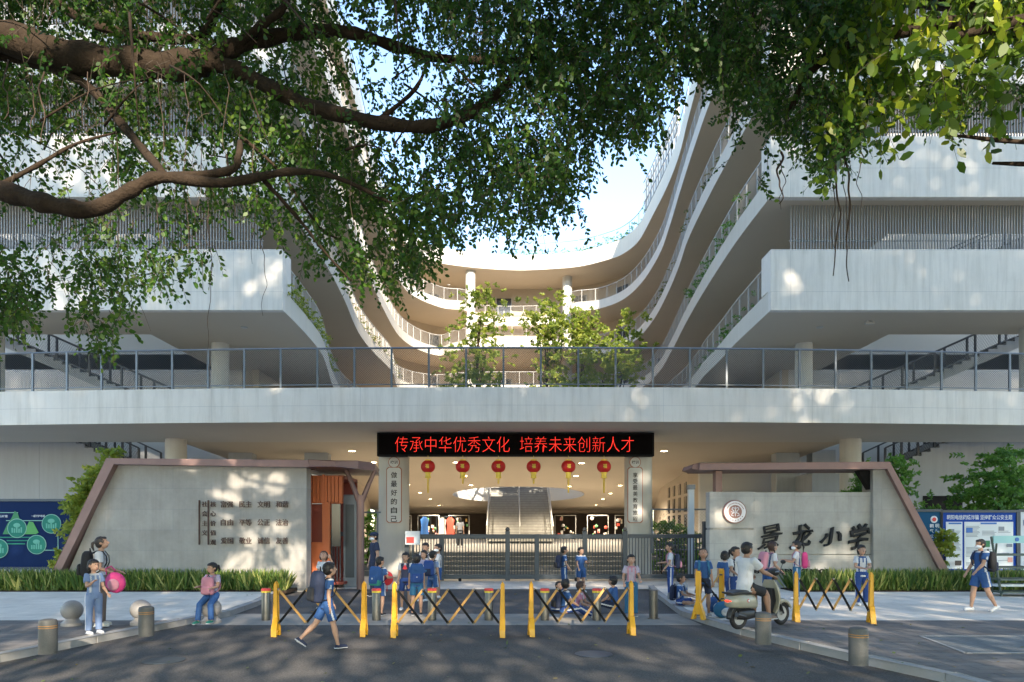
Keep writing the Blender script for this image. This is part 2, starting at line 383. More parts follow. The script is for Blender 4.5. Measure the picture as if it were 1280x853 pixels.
# ================================================================== school building
bld = empty('school_building', (0, 24, 0), 0, 'white and beige school building with curved open terraces stacked around a courtyard', 'building')
bld_inv = Matrix.Translation((0, -24, 0))
def bpart(m, name, mt, **k):
    for i, v in enumerate(m.v): m.v[i] = Vector((v[0], v[1]-24, v[2]))
    return m.build(name, mt, bld, **k)
def crom(pts, n=8):
    P_ = [Vector(p) for p in pts]; out = []
    for i in range(len(P_)-1):
        p0, p1, p2, p3 = P_[max(i-1, 0)], P_[i], P_[i+1], P_[min(i+2, len(P_)-1)]
        for k in range(n):
            t = k/n; out.append(.5*((2*p1)+(p2-p0)*t+(2*p0-5*p1+4*p2-p3)*t*t+(3*p1-p0-3*p2+p3)*t**3))
    out.append(P_[-1]); return out
# plan outlines of the courtyard edge at each level (right front -> back -> left front)
LV = {
 'A': (9.3, .72, [(8.92,24),(9.1,28.5),(9.3,31),(9.5,34.5),(9.8,37.5),(10.0,42),(9.6,50),(7.5,56),(3.5,58.4),(0,58.8),(-3.5,58.4),(-7.5,56),(-9.6,50),(-10.2,43),(-9.5,37),(-8.75,33.1),(-8.2,30),(-8.0,27.5),(-7.92,25.5),(-7.9,24)]),
 'B': (13.2, .75, [(8.9,24),(8.93,27.5),(9.12,31.4),(9.4,35.5),(9.75,39.5),(10.25,44.5),(10.75,51),(10.4,57),(7.5,60.5),(3.8,59.2),(0,59),(-3.8,59.2),(-7.0,60),(-9.2,57),(-8.75,51),(-9.0,45),(-8.95,40.5),(-8.4,35),(-8.1,31),(-8.0,27.5),(-7.9,24)]),
 'C': (17.1, .75, [(8.9,24),(8.98,28.4),(9.1,32.5),(9.35,37),(9.8,41),(10.2,46),(10.4,51),(10.2,56),(9.4,59.2),(7.9,61.6),(6.1,62.6),(5.6,60.2),(3.5,59.3),(0,59),(-3.2,59.3),(-5.2,60.5),(-6.5,61.8),(-8.1,59.6),(-9.0,55.5),(-9.0,49),(-8.8,44),(-8.4,38),(-8.1,31),(-7.9,24)]),
 'D': (21.0, .75, [(8.9,24),(8.9,30.5),(9.2,35.2),(9.6,39.8),(10.05,44.5),(10.35,49),(10.15,54.5),(9.3,58.6),(7.6,61),(5.3,62),(5.25,65),(0,66),(-4.0,65),(-4.05,61.6),(-6.0,60.8),(-7.9,58.2),(-8.7,55),(-8.5,49),(-8.2,43),(-8.0,35),(-7.9,24)]),
 'E': (24.9, 1.35, [(9.0,24),(9.3,32),(9.9,38.8),(10.35,43),(10.5,47),(10.4,51.5),(10.2,56),(9.4,58.6),(8.2,60),(6.0,61.5),(3,62.2),(0,62.4),(-4,61.6),(-6.8,60.3),(-8.4,57.5),(-9.2,52),(-9.0,45),(-8.4,36),(-7.9,24)])}
CURVES = {}
for key, (z, th, pts) in LV.items():
    cur = crom([(x, y, 0) for x, y in pts], 6); CURVES[key] = cur
    poly = [(30, 24), (8.9, 24)][:1] + [(p.x, p.y) for p in cur] + [(-30, 24), (-30, 27), (-14, 27), (-14, 33), (-30, 33), (-30, 72), (30, 72), (30, 33), (14.6, 33), (14.6, 27), (30, 27)]
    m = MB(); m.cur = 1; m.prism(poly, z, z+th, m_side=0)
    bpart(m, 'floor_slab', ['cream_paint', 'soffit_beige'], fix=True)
def railing(cur, z, h, i0=0, i1=None, mt='rail_white', post=1.25, bar=.11, inset=.12, name='railing', wires=False):
    cur = cur[i0:i1]; m = MB(); pts = [Vector((p.x, p.y, z)) for p in cur]
    # offset away from the void
    off = []
    for i, p in enumerate(pts):
        t = (pts[min(i+1, len(pts)-1)]-pts[max(i-1, 0)]).normalized(); n_ = Vector((t.y, -t.x, 0)); off.append(p+n_*inset)
    pts = off
    m.tube([p+Vector((0, 0, h)) for p in pts], .03, 5); m.tube([p+Vector((0, 0, .08)) for p in pts], .018, 4)
    acc = 0; nb = 0; npst = 0
    for a, b in zip(pts[:-1], pts[1:]):
        L_ = (b-a).length; s = 0
        while acc+L_ >= nb*bar:
            q = a.lerp(b, (nb*bar-acc)/L_ if L_ else 0)
            if nb % round(post/bar) == 0: m.box((q.x-.02, q.y-.02, z), (q.x+.02, q.y+.02, z+h))
            else: m.tube([q+Vector((0, 0, .08)), q+Vector((0, 0, h))], .006, 3, caps=False)
            nb += 1
        acc += L_
    return bpart(m, name, mt, fix=False)
for key in 'ABCD':
    z, th, _ = LV[key]; railing(CURVES[key], z+th, 1.1, i0=1, i1=-2)
railing(CURVES['E'], LV['E'][0]+1.35, 1.05, mt='steel_grey', post=1.8, bar=.3, name='roof_railing')
# roof pergola screen along the right roof edge
m = MB(); cE = [p for p in CURVES['E'] if p.x > 0 and 45.3 < p.y < 56.5]
zE = 24.9+1.35
for i, (a, b) in enumerate(zip(cE[:-1], cE[1:])):
    t = (b-a).normalized(); n_ = Vector((t.y, -t.x, 0))*.45
    a2, b2 = a+n_, b+n_
    hh = 3.3
    m.cur = 0
    for k in range(4):
        z0 = zE+.1+k*hh/4; z1 = z0+hh/4-.10
        m.prism([(a2.x, a2.y), (b2.x, b2.y), (b2.x+t.y*.03, b2.y-t.x*.03), (a2.x+t.y*.03, a2.y-t.x*.03)], z0, z1)
    m.cur = 1; m.box((a2.x-.05, a2.y-.05, zE), (a2.x+.05, a2.y+.05, zE+hh+.1))
m.cur = 1
for k in range(5):
    m.tube([Vector((p.x, p.y, zE+.05+k*3.3/4))+Vector(((cE[min(i+1, len(cE)-1)]-cE[max(i-1, 0)]).normalized().y, -(cE[min(i+1, len(cE)-1)]-cE[max(i-1, 0)]).normalized().x, 0))*.40 for i, p in enumerate(cE)], .045, 5)
bpart(m, 'roof_pergola', ['pergola_panel', 'slat_metal'])
# courtyard setback walls
def offs(cur, d):
    out = []
    for i, p in enumerate(cur):
        t = (cur[min(i+1, len(cur)-1)]-cur[max(i-1, 0)]).normalized(); out.append(Vector((p.x+t.y*d, p.y-t.x*d, 0)))
    return out
wp = [(12.8, 33), (13.2, 40), (13.6, 50), (12.8, 58), (10, 64), (5, 67), (-5, 67), (-9.5, 64), (-12.4, 57), (-12.6, 48), (-12.2, 40), (-12, 33)]
w = crom([(a, b, 0) for a, b in wp], 6); m = MB()
m.prism([(p.x, p.y) for p in w] + [(p.x, p.y) for p in offs(w, .3)[::-1]], 6.2, 24.9)
bpart(m, 'courtyard_wall', 'wall_beige')
# door and window openings recessed look: dark glazed doors with frames standing proud of that wall
for lvl in (6.25, 10.05, 13.98, 17.88, 21.78):
    for i in range(3, len(w)-4, 5):
        a, b = w[i], w[i+1]; t = (b-a).normalized(); n_ = Vector((-t.y, t.x, 0)); a = a+n_*.04; b = a+t*1.5
        m = MB(); m.prism([(a.x, a.y), (b.x, b.y), (b.x-n_.x*.03, b.y-n_.y*.03), (a.x-n_.x*.03, a.y-n_.y*.03)], lvl, lvl+2.2)
        gd = bpart(m, 'glazed_door', 'glass_dark'); m = MB()
        for q in (a, a.lerp(b, .5), b): m.box((q.x-.04, q.y-.04-24, lvl), (q.x+.04, q.y+.04-24, lvl+2.25))
        m.build('door_frame', 'rail_white', gd)
# wing front parapets, slat screens, back walls
def wing(s, xin):
    for z in (9.3, 13.2, 17.1, 21.0):
        x0, x1 = sorted((xin*s, 30*s)); m = MB(); th = .72 if z == 9.3 else .75
        m.box((x0, 23.985, z-.003), (x1, 24.25, z+2.1))
        m.box((min(xin*s, (xin+.25)*s), 24.25, z+th+.004), (max(xin*s, (xin+.25)*s), 24.9, z+2.1))
        bpart(m, 'parapet', 'white_paint', bevel=.02)
        if z > 9.3 or True:
            m = MB(); zz0 = z+2.1; zz1 = z+3.9
            x = (xin+.95)*s
            while abs(x) < 24 and z > 9.2:
                m.box((x-.012, 24.6, zz0-.9), (x+.012, 24.66, zz1)); x += .10*s
            m.box((min((xin+.9)*s, 24*s), 24.66, zz0+.55), (max((xin+.9)*s, 24*s), 24.69, zz0+.59))
            bpart(m, 'slat_screen', 'slat_metal', fix=False)
    m = MB(); m.box((min(8.9*s if s > 0 else -9, 30*s), 33, 0), (max(8.9*s if s > 0 else -9, 30*s), 33.3, 6.2)); a, b = sorted((12.8*s, 30*s)); m.box((a, 33, 6.2), (b, 33.3, 30))
    bpart(m, 'stair_hall_wall', 'light_wall')
    # stair flights beside the void
    def flight(x0, z0, x1, z1, y0, y1, solid):
        m = MB(); n = max(4, round(abs(z1-z0)/.165)); poly = []
        for i in range(n):
            xa = x0+(x1-x0)*i/n; za = z0+(z1-z0)*(i+1)/n; xb = x0+(x1-x0)*(i+1)/n
            poly += [(xa, za), (xb, za)]
        if solid is not None: poly += [(x1, solid), (x0, solid)]
        else: poly += [(x1, z1-.35), (x0, z0-.2)]
        m.prism(poly, y0, y1, plane='xz'); bpart(m, 'staircase', 'wall_grey')
        m = MB(); k = 6
        for yy in (y0+.05, y1-.05):
            m.tube([(x0, yy, z0+1.0), (x1, yy, z1+1.0)], .035, 5); m.tube([(x0, yy, z0+.12), (x1, yy, z1+.12)], .03, 4)
            for i in range(k+1):
                xa = x0+(x1-x0)*i/k; za = z0+(z1-z0)*i/k; m.box((xa-.04, yy-.03, za-.15), (xa+.04, yy+.03, za+1.0))
            if yy < y0+1:
                nn = int(abs(x1-x0)/.09)
                for i in range(nn):
                    for dz in (-1, 1):
                        xa = x0+(x1-x0)*(i+.5)/nn; za = z0+(z1-z0)*(i+.5)/nn
                        xb = xa+.45; xb = min(max(xb, min(x0, x1)), max(x0, x1)); zb = z0+(z1-z0)*(xb-x0)/(x1-x0)
                        m.tube([(xa, yy, za+(.15 if dz > 0 else .95)), (xb, yy, zb+(.95 if dz > 0 else .15))], .004, 3, caps=False)
        bpart(m, 'stair_railing', 'dark_rail', fix=False)
    flight(15.2*s, 4.05, 19.2*s, 5.9, 28.3, 30.2, 0)
    m = MB(); a, b = sorted((12.2*s, 15.2*s)); m.box((a, 28.3, 0), (b, 30.2, 4.0)); a, b = sorted((19.21*s, 30*s)); m.box((a, 28.3, 0), (b, 30.2, 6.2)); bpart(m, 'wall', 'wall_grey')
    if s > 0:
        m = MB(); m.box((16.7, 28.27, 0), (18.3, 28.296, 3.1)); bpart(m, 'doorway', 'black')  # black sheet on the solid wall, painted in for the opening's shade
    flight(13.4*s, 6.25, 21.4*s, 9.8, 28.6, 30.2, None)
    flight(13.6*s, 10.3, 21.6*s, 13.9, 28.6, 30.2, None)
    flight(13.6*s, 14.2, 21.6*s, 17.8, 28.6, 30.2, None)
    for x in (11.9, 19.5):
        m = MB(); m.lathe([(.34, 6.2), (.34, 9.3)], (x*s, 28.4 if x < 15 else 26.2, 0), 20); bpart(m, 'column', 'column_paint', smooth=True)
wing(1, 8.92); wing(-1, 7.9)
# entrance slab: front band, deck, sloping ceiling with an oval opening
fr = [(x, 22+.8*(x/17)**2) for x in np.linspace(-30, 30, 61)]
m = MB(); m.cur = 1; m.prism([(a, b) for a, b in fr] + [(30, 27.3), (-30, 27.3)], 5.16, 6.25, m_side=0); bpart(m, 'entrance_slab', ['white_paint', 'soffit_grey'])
def zc(Y): return 5.16-.045*(Y-27.3)
ovc, ova, ovb = (.45, 50.0), 4.7, 6.0
oval = [(ovc[0]+ova*math.cos(t), ovc[1]+ovb*math.sin(t)) for t in np.linspace(0, 2*math.pi, 49)[:-1]]
def holed(zf_out, name, mt, flip):
    out = [(-13, 27.3), (13, 27.3), (13, 66), (-13, 66)]; allp = out+oval
    tr = tessellate_polygon([[Vector((*p, 0)) for p in out], [Vector((*p, 0)) for p in oval[::-1]]])
    pl = out+oval[::-1]; m = MB(); m.v = [Vector((p[0], p[1], zf_out(p[1]))) for p in pl]
    for t in tr:
        a, b, c = [m.v[i] for i in t]; up = (b-a).cross(c-a).z > 0
        m.face(t if up != flip else t[::-1])
    return bpart(m, name, mt, fix=False)
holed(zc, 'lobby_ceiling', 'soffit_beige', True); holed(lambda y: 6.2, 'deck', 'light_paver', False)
m = MB(); n = len(oval)
for p in oval: m.v.append(Vector((p[0], p[1], zc(p[1])))); m.v.append(Vector((p[0], p[1], 6.9)))
for p in oval: q = Vector((p[0]-ovc[0], p[1]-ovc[1], 0))*1.04; m.v.append(Vector((ovc[0]+q.x, ovc[1]+q.y, 6.9)))
for i in range(n):
    j = (i+1) % n; m.face((2*i, 2*i+1, 2*j+1, 2*j)); m.face((2*i+1, 2*n+i, 2*n+j, 2*j+1))
bpart(m, 'oval_skylight_rim', 'bright_white', smooth=True)
# lobby floor, steps, walls
m = MB(); m.box((-13, 29.2, -.02), (13, 66, .8))
for k in range(5): m.box((-8.5, 26.4+k*.56, -.02), (8.5, 29.2, .16*(k+1)-.003*k) if k < 4 else (8.5, 29.195, .797))
bpart(m, 'lobby_steps', 'step_stone')
m = MB(); m.box((-13, 65.7, .8), (13, 66, 6.2)); m.prism([(-9.3, 33.3), (-8.6, 36), (-9.5, 45), (-13, 64), (-13.3, 64), (-13.3, 33.3)], .0, 6.2); m.prism([(9.3, 33.3), (9.1, 36), (9.6, 45), (13, 64), (13.3, 64), (13.3, 33.3)], 0, 6.2)
bpart(m, 'lobby_wall', 'wall_beige')
m = MB(); m.box((-11.5, 65.5, .8), (11.5, 65.69, 3.15)); bpart(m, 'display_recess', 'shop_dark')
for s, xw, ws in ((-1, -9.5, [(36.5+i*1.5) for i in range(3)]), (1, 9.55, [36.3+i*1.7 for i in range(4)])):
    for yy in ws:
        xx = (8.62 + (yy-36)*.1 if s < 0 else 9.12+(yy-36)*.055)*s
        for zz in ((1.7, 2.5), (2.65, 3.45), (3.6, 4.2)):
            m = MB(); m.prism([(xx-.06*s, yy), (xx-.06*s+.08*s, yy+.8), (xx+.2*s, yy+.8), (xx+.2*s, yy)], zz[0], zz[1]); bpart(m, 'window', 'glass_dark')
# lobby stair rising through the oval
m = MB(); poly = []; n = 30
for i in range(n):
    ya = 44+i*.36; za = .8+(i+1)*.18; poly += [(ya, za), (ya+.36, za)]
poly += [(44+n*.36, .8+n*.18-.5), (44.6, .8)]
m.prism(poly, -1.55, 2.65, plane='yz'); bpart(m, 'lobby_staircase', 'concrete')
m = MB()
for i in range(30): m.box((-1.54, 43.97+i*.36, .8+(i+1)*.18-.035), (2.64, 43.995+i*.36, .8+(i+1)*.18+.006))
bpart(m, 'stair_nosing', 'tread_grey')
m = MB()
for xx in (-1.6, .5, 2.6):
    m.tube([(xx, 44, 1.9), (xx, 54.8, 7.3)], .04, 5); m.tube([(xx, 44, 1.1), (xx, 54.8, 6.5)], .03, 4)
    for i in range(13): yy = 44+i*.9; m.box((xx-.02, yy-.02, .8+(yy-44)*.5), (xx+.02, yy+.02, 1.9+(yy-44)*.5))
bpart(m, 'stair_railing', 'rail_white')
# steel frame over the oval
m = MB()
for yy in (46, 48.5, 51, 53.5): m.box((-1.7, yy, 6.95), (2.7, yy+.15, 7.15))
for xx in (-1.7, 2.6): m.box((xx, 45.5, 6.8), (xx+.12, 54, 6.95))
bpart(m, 'skylight_frame', 'rail_white')
# big columns
for px0, px1 in ((471, 508), (784, 817)):
    x0, x1 = (px0-640)*25/F, (px1-640)*25/F
    m = MB(); xc = (x0+x1)/2; r = (x1-x0)/2; yc = 25+r
    def sq(z, g=0): return [(xc+math.copysign(abs(math.cos(t))**.55, math.cos(t))*(r-g), yc+math.copysign(abs(math.sin(t))**.55, math.sin(t))*(r-g)) for t in np.linspace(0, 2*math.pi, 49)[:-1]]
    m.prism(sq(0), 0, 1.93); m.prism(sq(0, .012), 1.93, 1.95); m.prism(sq(0), 1.95, 5.16)
    bpart(m, 'gate_column', 'column_paint', smooth=True)
for px, Y in ((220, 26.5), (1063, 26.5)):
    m = MB(); m.lathe([(.38, 0), (.38, 5.16)], ((px-640)*Y/F, Y, 0), 24); bpart(m, 'column', 'column_paint', smooth=True)
for (x, y) in ((-3.55, 61.5), (5.3, 63.0)):
    m = MB(); m.lathe([(.45, 6.2), (.45, 24.9)], (x-.2, y+1.2, 0), 20); bpart(m, 'column', 'column_paint', smooth=True)
for px in (300, 395, 985, 1030):
    Y = 30; x = (px-640)*Y/F; m = MB(); m.box((x-.5, Y, 0), (x+.5, Y+.6, 5.16)); bpart(m, 'column', 'wall_grey')
# entrance terrace railing with wire mesh (posts, rails, mesh)
def meshrail(pts, z, h, post, mname='mesh_railing', parent_fn=bpart, pitch=.075, mts=('rail_grey', 'wire')):
    m = MB(); m.cur = 0
    m.tube([Vector((*p, z+h)) for p in pts], .032, 6); m.tube([Vector((*p, z+.12)) for p in pts], .02, 5)
    acc = [0]
    for a, b in zip(pts[:-1], pts[1:]): acc.append(acc[-1]+math.dist(a, b))
    def at(s):
        s = min(max(s, 0), acc[-1]-1e-6); i = max(j for j in range(len(acc)) if acc[j] <= s); i = min(i, len(pts)-2)
        t = (s-acc[i])/(acc[i+1]-acc[i]); return (pts[i][0]*(1-t)+pts[i+1][0]*t, pts[i][1]*(1-t)+pts[i+1][1]*t)
    s = 0
    while s <= acc[-1]+.01:
        q = at(s); m.box((q[0]-.03, q[1]-.03, z), (q[0]+.03, q[1]+.03, z+h)); s += post
    m.cur = 1; s = -h
    while s < acc[-1]:
        for dr in (0, 1):
            s0, s1 = s, s+(h-.16); za, zb = z+.13, z+h-.03
            c0, c1 = max(s0, 0), min(s1, acc[-1])
            if c1 > c0:
                f0, f1 = (c0-s0)/(s1-s0), (c1-s0)/(s1-s0)
                if dr: A_, B_ = zb+(za-zb)*f0, zb+(za-zb)*f1
                else: A_, B_ = za+(zb-za)*f0, za+(zb-za)*f1
                m.tube([Vector((*at(c0), A_)), Vector((*at(c1), B_))], .0042, 3, caps=False)
        s += pitch
    return parent_fn(m, mname, list(mts), fix=False)
meshrail([(x, 22.15+.8*(x/17)**2) for x in np.linspace(-24, 24, 49)], 6.25, 1.28, 1.19)
# downlights
DL = [(570,578),(581,595),(588.6,606.6),(510,606),(525,616),(538,624),(549,632),(727,579),(720,595),(711.6,608),(775,607),(763,617),(753.6,624),(745,631.5),(467,578),(440,562),(830,562)]
for (px, py) in DL:
    Y = 4.59/((660-py)/F+.045)
    if py < 575: Y = F*3.36/(660-py); Y = min(Y, 29.5)
    z = zc(Y) if Y > 27.3 else 5.16; x = (px-640)*Y/F
    m = MB(); m.cur = 0; m.lathe([(.0, -.012), (.13, -.012), (.135, .0)], (x, Y, z), 14)
    m.cur = 1; m.lathe([(.135, -.006), (.165, -.018), (.17, .0)], (x, Y, z), 14)
    bpart(m, 'downlight', ['lamp_glow', 'lamp_rim'])
    li = bpy.data.lights.new('downlight_lamp', 'SPOT'); li.energy = 420 if Y > 30 else 190; li.color = (1, .86, .66); li.spot_size = R(150); li.spot_blend = .6; li.shadow_soft_size = .12
    lo = bpy.data.objects.new('downlight_lamp', li); COL.objects.link(lo); lo.location = (x, Y-24, z-.06); lo.parent = bld
for sx, sy, z in ((-7, 26, 9.3), (11.5, 26, 9.3), (-5, 55, 21.0), (5.2, 66, 24.9)):
    m = MB(); m.lathe([(.0, -.03), (.12, -.03), (.13, 0)], (sx-(3 if sx < -6 else 0), sy, z), 14); bpart(m, 'ceiling_lamp', 'rail_white')
# little white lamp brackets under the right-hand slabs
for (px, py) in ((1087, 257), (1087, 400)):
    c = P(px, py, 25.2); m = MB()
    m.box((c.x-.16, c.y-.05, c.z-.16), (c.x+.16, c.y+.05, c.z-.10)); m.box((c.x-.13, c.y-.03, c.z-.1), (c.x-.10, c.y+.03, c.z+.28)); m.box((c.x+.10, c.y-.03, c.z-.1), (c.x+.13, c.y+.03, c.z+.28))
    for sx in (-.08, .08): m.ball((c.x+sx, c.y, c.z-.04), .055, 8, 6)
    tag(m.build('bracket_lamp', 'rail_white'), 'small white twin bracket lamp under the %s right hand terrace slab' % ('upper' if py < 300 else 'lower'), 'lamp', 'bracket lamps under the right hand slabs')
# ================================================================== entrance walls
def hexprism(m, a, b, w, d0, d1):
    """bar along a->b in the xz plane, half width w, between y d0..d1"""
    a, b = Vector((a[0], a[1])), Vector((b[0], b[1])); t = (b-a).normalized(); n_ = Vector((-t.y, t.x))*w
    m.prism([tuple(a-n_), tuple(b-n_), tuple(b+n_), tuple(a+n_)], d0, d1, plane='xz')
YL = 19.5
lw = empty('entrance_wall', (-9, YL, 0), 0, 'grey stone wall with a sloped copper edge and raised copper words, left of the gate', 'wall')
def lp(m, name, mt, root, **k):
    o = root.location
    for i, v in enumerate(m.v): m.v[i] = Vector(v)-o
    return m.build(name, mt, root, **k)
X = lambda px, Y=YL: (px-640)*Y/F
Z = lambda py, Y=YL: CH+(HZ-py)*Y/F
m = MB(); m.prism([(X(74), 0), (X(383), 0), (X(383), Z(584)), (X(145), Z(580))], YL, YL+.45, plane='xz')
lp(m, 'wall_panel', 'stone_cladding', lw)
m = MB()
m.prism([(X(59), 0), (X(139), Z(574.5)), (X(390), Z(577)), (X(390), Z(584.5)), (X(148), Z(581.5)), (X(68), 0)], YL-.22, YL+.5, plane='xz')
lp(m, 'copper_frame', 'copper', lw, bevel=.015)
# canopy reaching over the guard booth
m = MB(); zt = Z(577); cx0, cx1 = X(389), X(471, 20)
m.prism([(cx0, YL-.25), (cx1-1.0, YL-.25), (cx1-.45, YL+.1), (cx1-.12, YL+.8), (cx1-.42, YL+3.0), (cx0-.6, YL+3.0), (cx0-.6, YL+.52), (cx0, YL+.52)], zt-.17, zt+.002)
lp(m, 'canopy', 'copper_light', lw, bevel=.03)
g = []
for s_, px in (('社会主义', 256.3), ('核心价值观', 267)):
    for i, ch in enumerate(s_):
        zc_ = Z(630.5+i*11.9); o = text('lettering', ch, X(px), zc_, .145, .15, YL-.05, 'sign_brown', None, .03, bold=0); g.append(o)
rows = ['富强 民主 文明 和谐', '自由 平等 公正 法治', '爱国 敬业 诚信 友善']
for r_, row in enumerate(rows):
    for c_, wd in enumerate(row.split()):
        o = text('lettering', wd, X(284.3+c_*22.9), Z([630.6, 653.2, 676][r_]), .345, .18, YL-.05, 'sign_brown', None, .03, bold=0); g.append(o)
for o in g:
    o.data.transform(Matrix.Translation(-lw.location)); o.parent = lw
for px in (249.6, 260.9):
    m = MB(); m.box((X(px)-.015, YL-.05, Z(681)), (X(px)+.015, YL-.003, Z(625.5))); lp(m, 'divider_bar', 'sign_brown', lw)
# Y-shaped canopy post
yp = empty('canopy_post', (X(450.5, 20.3), 20.3, 0), 0, 'pinkish steel post forking into a Y beneath the copper canopy', 'post')
m = MB(); m.tube([(0, 0, 0), (0, 0, 2.75)], .115, 12); m.build('post', 'copper_light', yp, smooth=True)
for dx in (-.42, .42):
    m = MB(); m.tube([(dx*.08, 0, 2.55), (dx*.55, .02, 3.05), (dx, .04, zt-.17)], [.085, .07, .06], 10); m.build('arm', 'copper_light', yp, smooth=True)
# guard booth
gb = empty('guard_booth', (X(405, 20.4), 20.4, 0), 0, 'narrow orange guard booth with a dark opening under the copper canopy', 'booth')
x0, x1 = X(386, 20.4), X(428, 20.4); xm = X(402, 20.4)
def gp(m, n_, mt, **k): return lp(m, n_, mt, gb, **k)
m = MB(); m.box((x0, 20.6, .12), (x1, 22.4, .2)); m.box((x0, 22.3, .2), (x1, 22.4, 3.3)); m.box((x0, 20.6, 3.25), (x1, 22.4, 3.35)); gp(m, 'booth_shell', 'orange_dark')
m = MB(); m.box((x0, 20.4, .1), (x0+.4, 20.5, 1.38)); gp(m, 'lower_panel', 'orange_panel', bevel=.008)
m = MB()
for i in range(9): xx = x0+i*(x1-x0)/9; m.box((xx+.008, 20.38, 2.55), (xx+(x1-x0)/9-.008, 20.46, 3.3))
m.box((x0, 20.46, 2.52), (x1, 20.52, 3.33)); gp(m, 'slatted_fascia', 'orange_panel')
m = MB()
for xx in (x0, x0+.40): m.box((xx, 20.36, .1), (xx+.06, 20.5, 3.36))
m.box((x0+.40, 20.37, .1), (x0+.62, 20.49, 2.55)); gp(m, 'door_frame', 'orange_panel', bevel=.006)
m = MB(); m.box((x0+.06, 20.5, 1.38), (x0+.4, 20.54, 2.5)); gp(m, 'door', 'orange_dark')
m = MB(); m.box((x0+.66, 20.44, 1.25), (x1-.07, 20.48, 2.5)); gp(m, 'window', 'glass_dark')
# side gate beside the booth
sg = empty('side_gate', (X(425, 21), 21, 0), 0, 'dark steel pedestrian gate with a tall grey box post beside the orange booth', 'gate')
def sp(m, n_, mt, **k): return lp(m, n_, mt, sg, **k)
m = MB(); m.box((X(429, 21), 21, .0), (X(446, 21), 21.35, Z(655, 21)-.02+.9)); sp(m, 'box_post', 'steel_grey', bevel=.02)
m = MB(); m.box((X(432, 21), 20.98, .3), (X(443, 21), 20.996, Z(664, 21)+.8)); sp(m, 'post_panel', 'gate_grey', bevel=.005)
m = MB(); m.box((X(397, 21), 21, .1), (X(415, 21), 21.08, 1.75)); sp(m, 'solid_leaf', 'gate_grey', bevel=.01)
m = MB()
for px in (417, 421, 425): m.box((X(px, 21)-.015, 21.02, .1), (X(px, 21)+.015, 21.05, 1.7))
m.box((X(415, 21), 21.0, 1.55), (X(429, 21), 21.08, 1.68)); m.box((X(415, 21), 21.0, .08), (X(429, 21), 21.08, .16)); sp(m, 'picket', 'gate_grey')
m = MB(); m.tube([(X(420, 22.5), 22.5, 2.3), (X(476, 22.5), 22.5, 2.3)], .03, 6)
for px in (424, 448, 472): m.tube([(X(px, 22.5), 22.5, 0), (X(px, 22.5), 22.5, 2.3)], .022, 6)
sp(m, 'frame_rail', 'steel_grey')
# ---------- right wall
YR = 19.8; xr = lambda px: (px-640)*YR/F; zr = lambda py: CH+(HZ-py)*YR/F
rw = empty('name_wall', (10, YR, 0), 0, 'pale stone school name wall with black calligraphy, round emblem and a sloped copper edge', 'wall')
rp = lambda m, n_, mt, **k: lp(m, n_, mt, rw, **k)
m = MB(); m.box((xr(887), YR, 0), (xr(942), YR+.4, zr(662)-.01)); m.box((xr(887), YR+.0, zr(661)+.01), (xr(942), YR+.4, zr(615))); m.box((xr(888), YR+.03, zr(662.2)), (xr(941.5), YR+.38, zr(660.8)))
rp(m, 'left_panel', 'stone_cladding_right', bevel=.008)
m = MB(); m.box((xr(942)+.004, YR+.03, zr(693)), (xr(1090), YR+.4, zr(615)-.01)); m.box((xr(942)+.004, YR+.10, zr(694)), (xr(1090), YR+.38, zr(693))); m.box((xr(942)+.004, YR+.03, 0), (xr(1090), YR+.4, zr(694)))
rp(m, 'main_panel', 'stone_cladding_right', bevel=.006)
m = MB(); m.prism([(xr(1089), 0), (xr(1089), zr(587)), (xr(1104), zr(587)), (xr(1184), 0)], YR-.12, YR+.5, plane='xz'); rp(m, 'buttress_panel', 'stone_cladding', bevel=.01)
m = MB(); m.prism([(xr(872), zr(580)), (xr(1106), zr(579)), (xr(1193), 0), (xr(1183), 0), (xr(1103), zr(587.5)), (xr(872), zr(588))], YR-.25, YR+1.1, plane='xz')
m.prism([(xr(864), zr(585.5)), (xr(866), zr(581)), (xr(871.8), zr(580)), (xr(871.8), zr(588))], YR-.1, YR+1.0, plane='xz')
rp(m, 'copper_frame', 'copper', bevel=.015)
m = MB(); m.box((xr(896), YR+.1, zr(615)), (xr(904), YR+.4, zr(588.5))); rp(m, 'frame_prop', 'copper')
m = MB(); m.prism([(xr(1074), zr(588.2)), (xr(1089)-.004, zr(588.2)), (xr(1089)-.004, zr(612))], YR+.05, YR+.3, plane='xz'); rp(m, 'corner_gusset', 'black')
gl = []
for ch, px, py, w_, h_ in (('景', 962, 671, .62, .70), ('龙', 1001, 671, .60, .70), ('小', 1037.5, 671, .56, .52), ('学', 1073, 671, .54, .70)):
    gl.append(brush('lettering', ch, xr(px), zr(py), w_*1.12, h_*1.08, YR+.02, 'sign_black', .10, .004 if ch == '景' else .024, .12))
gl.append(text('small_lettering', 'JINGLONG PRIMARY SCHOOL', xr(968), zr(715), 3.15, .17, YR-.03, 'sign_black', None, .05, bold=.02))
for o in gl: o.data.transform(Matrix.Translation(-rw.location)); o.parent = rw
em = empty('school_emblem', (xr(917.5), YR-.06, zr(640)), 0, 'round white and brown school emblem mounted on the name wall', 'emblem')
m = MB(); m.lathe([(.33, .055), (.335, .0), (.32, -.03)], (0, 0, 0), 40, ax='y'); m.build('rim', 'emblem_brown', em)
m = MB(); m.lathe([(.305, -.03), (.30, -.045)], (0, 0, 0), 40, ax='y'); m.build('face', 'emblem_white', em)
m = MB(); m.lathe([(.19, -.045), (.188, -.052)], (0, 0, 0), 36, ax='y'); m.build('inner_disc', 'emblem_brown', em)
m = MB()
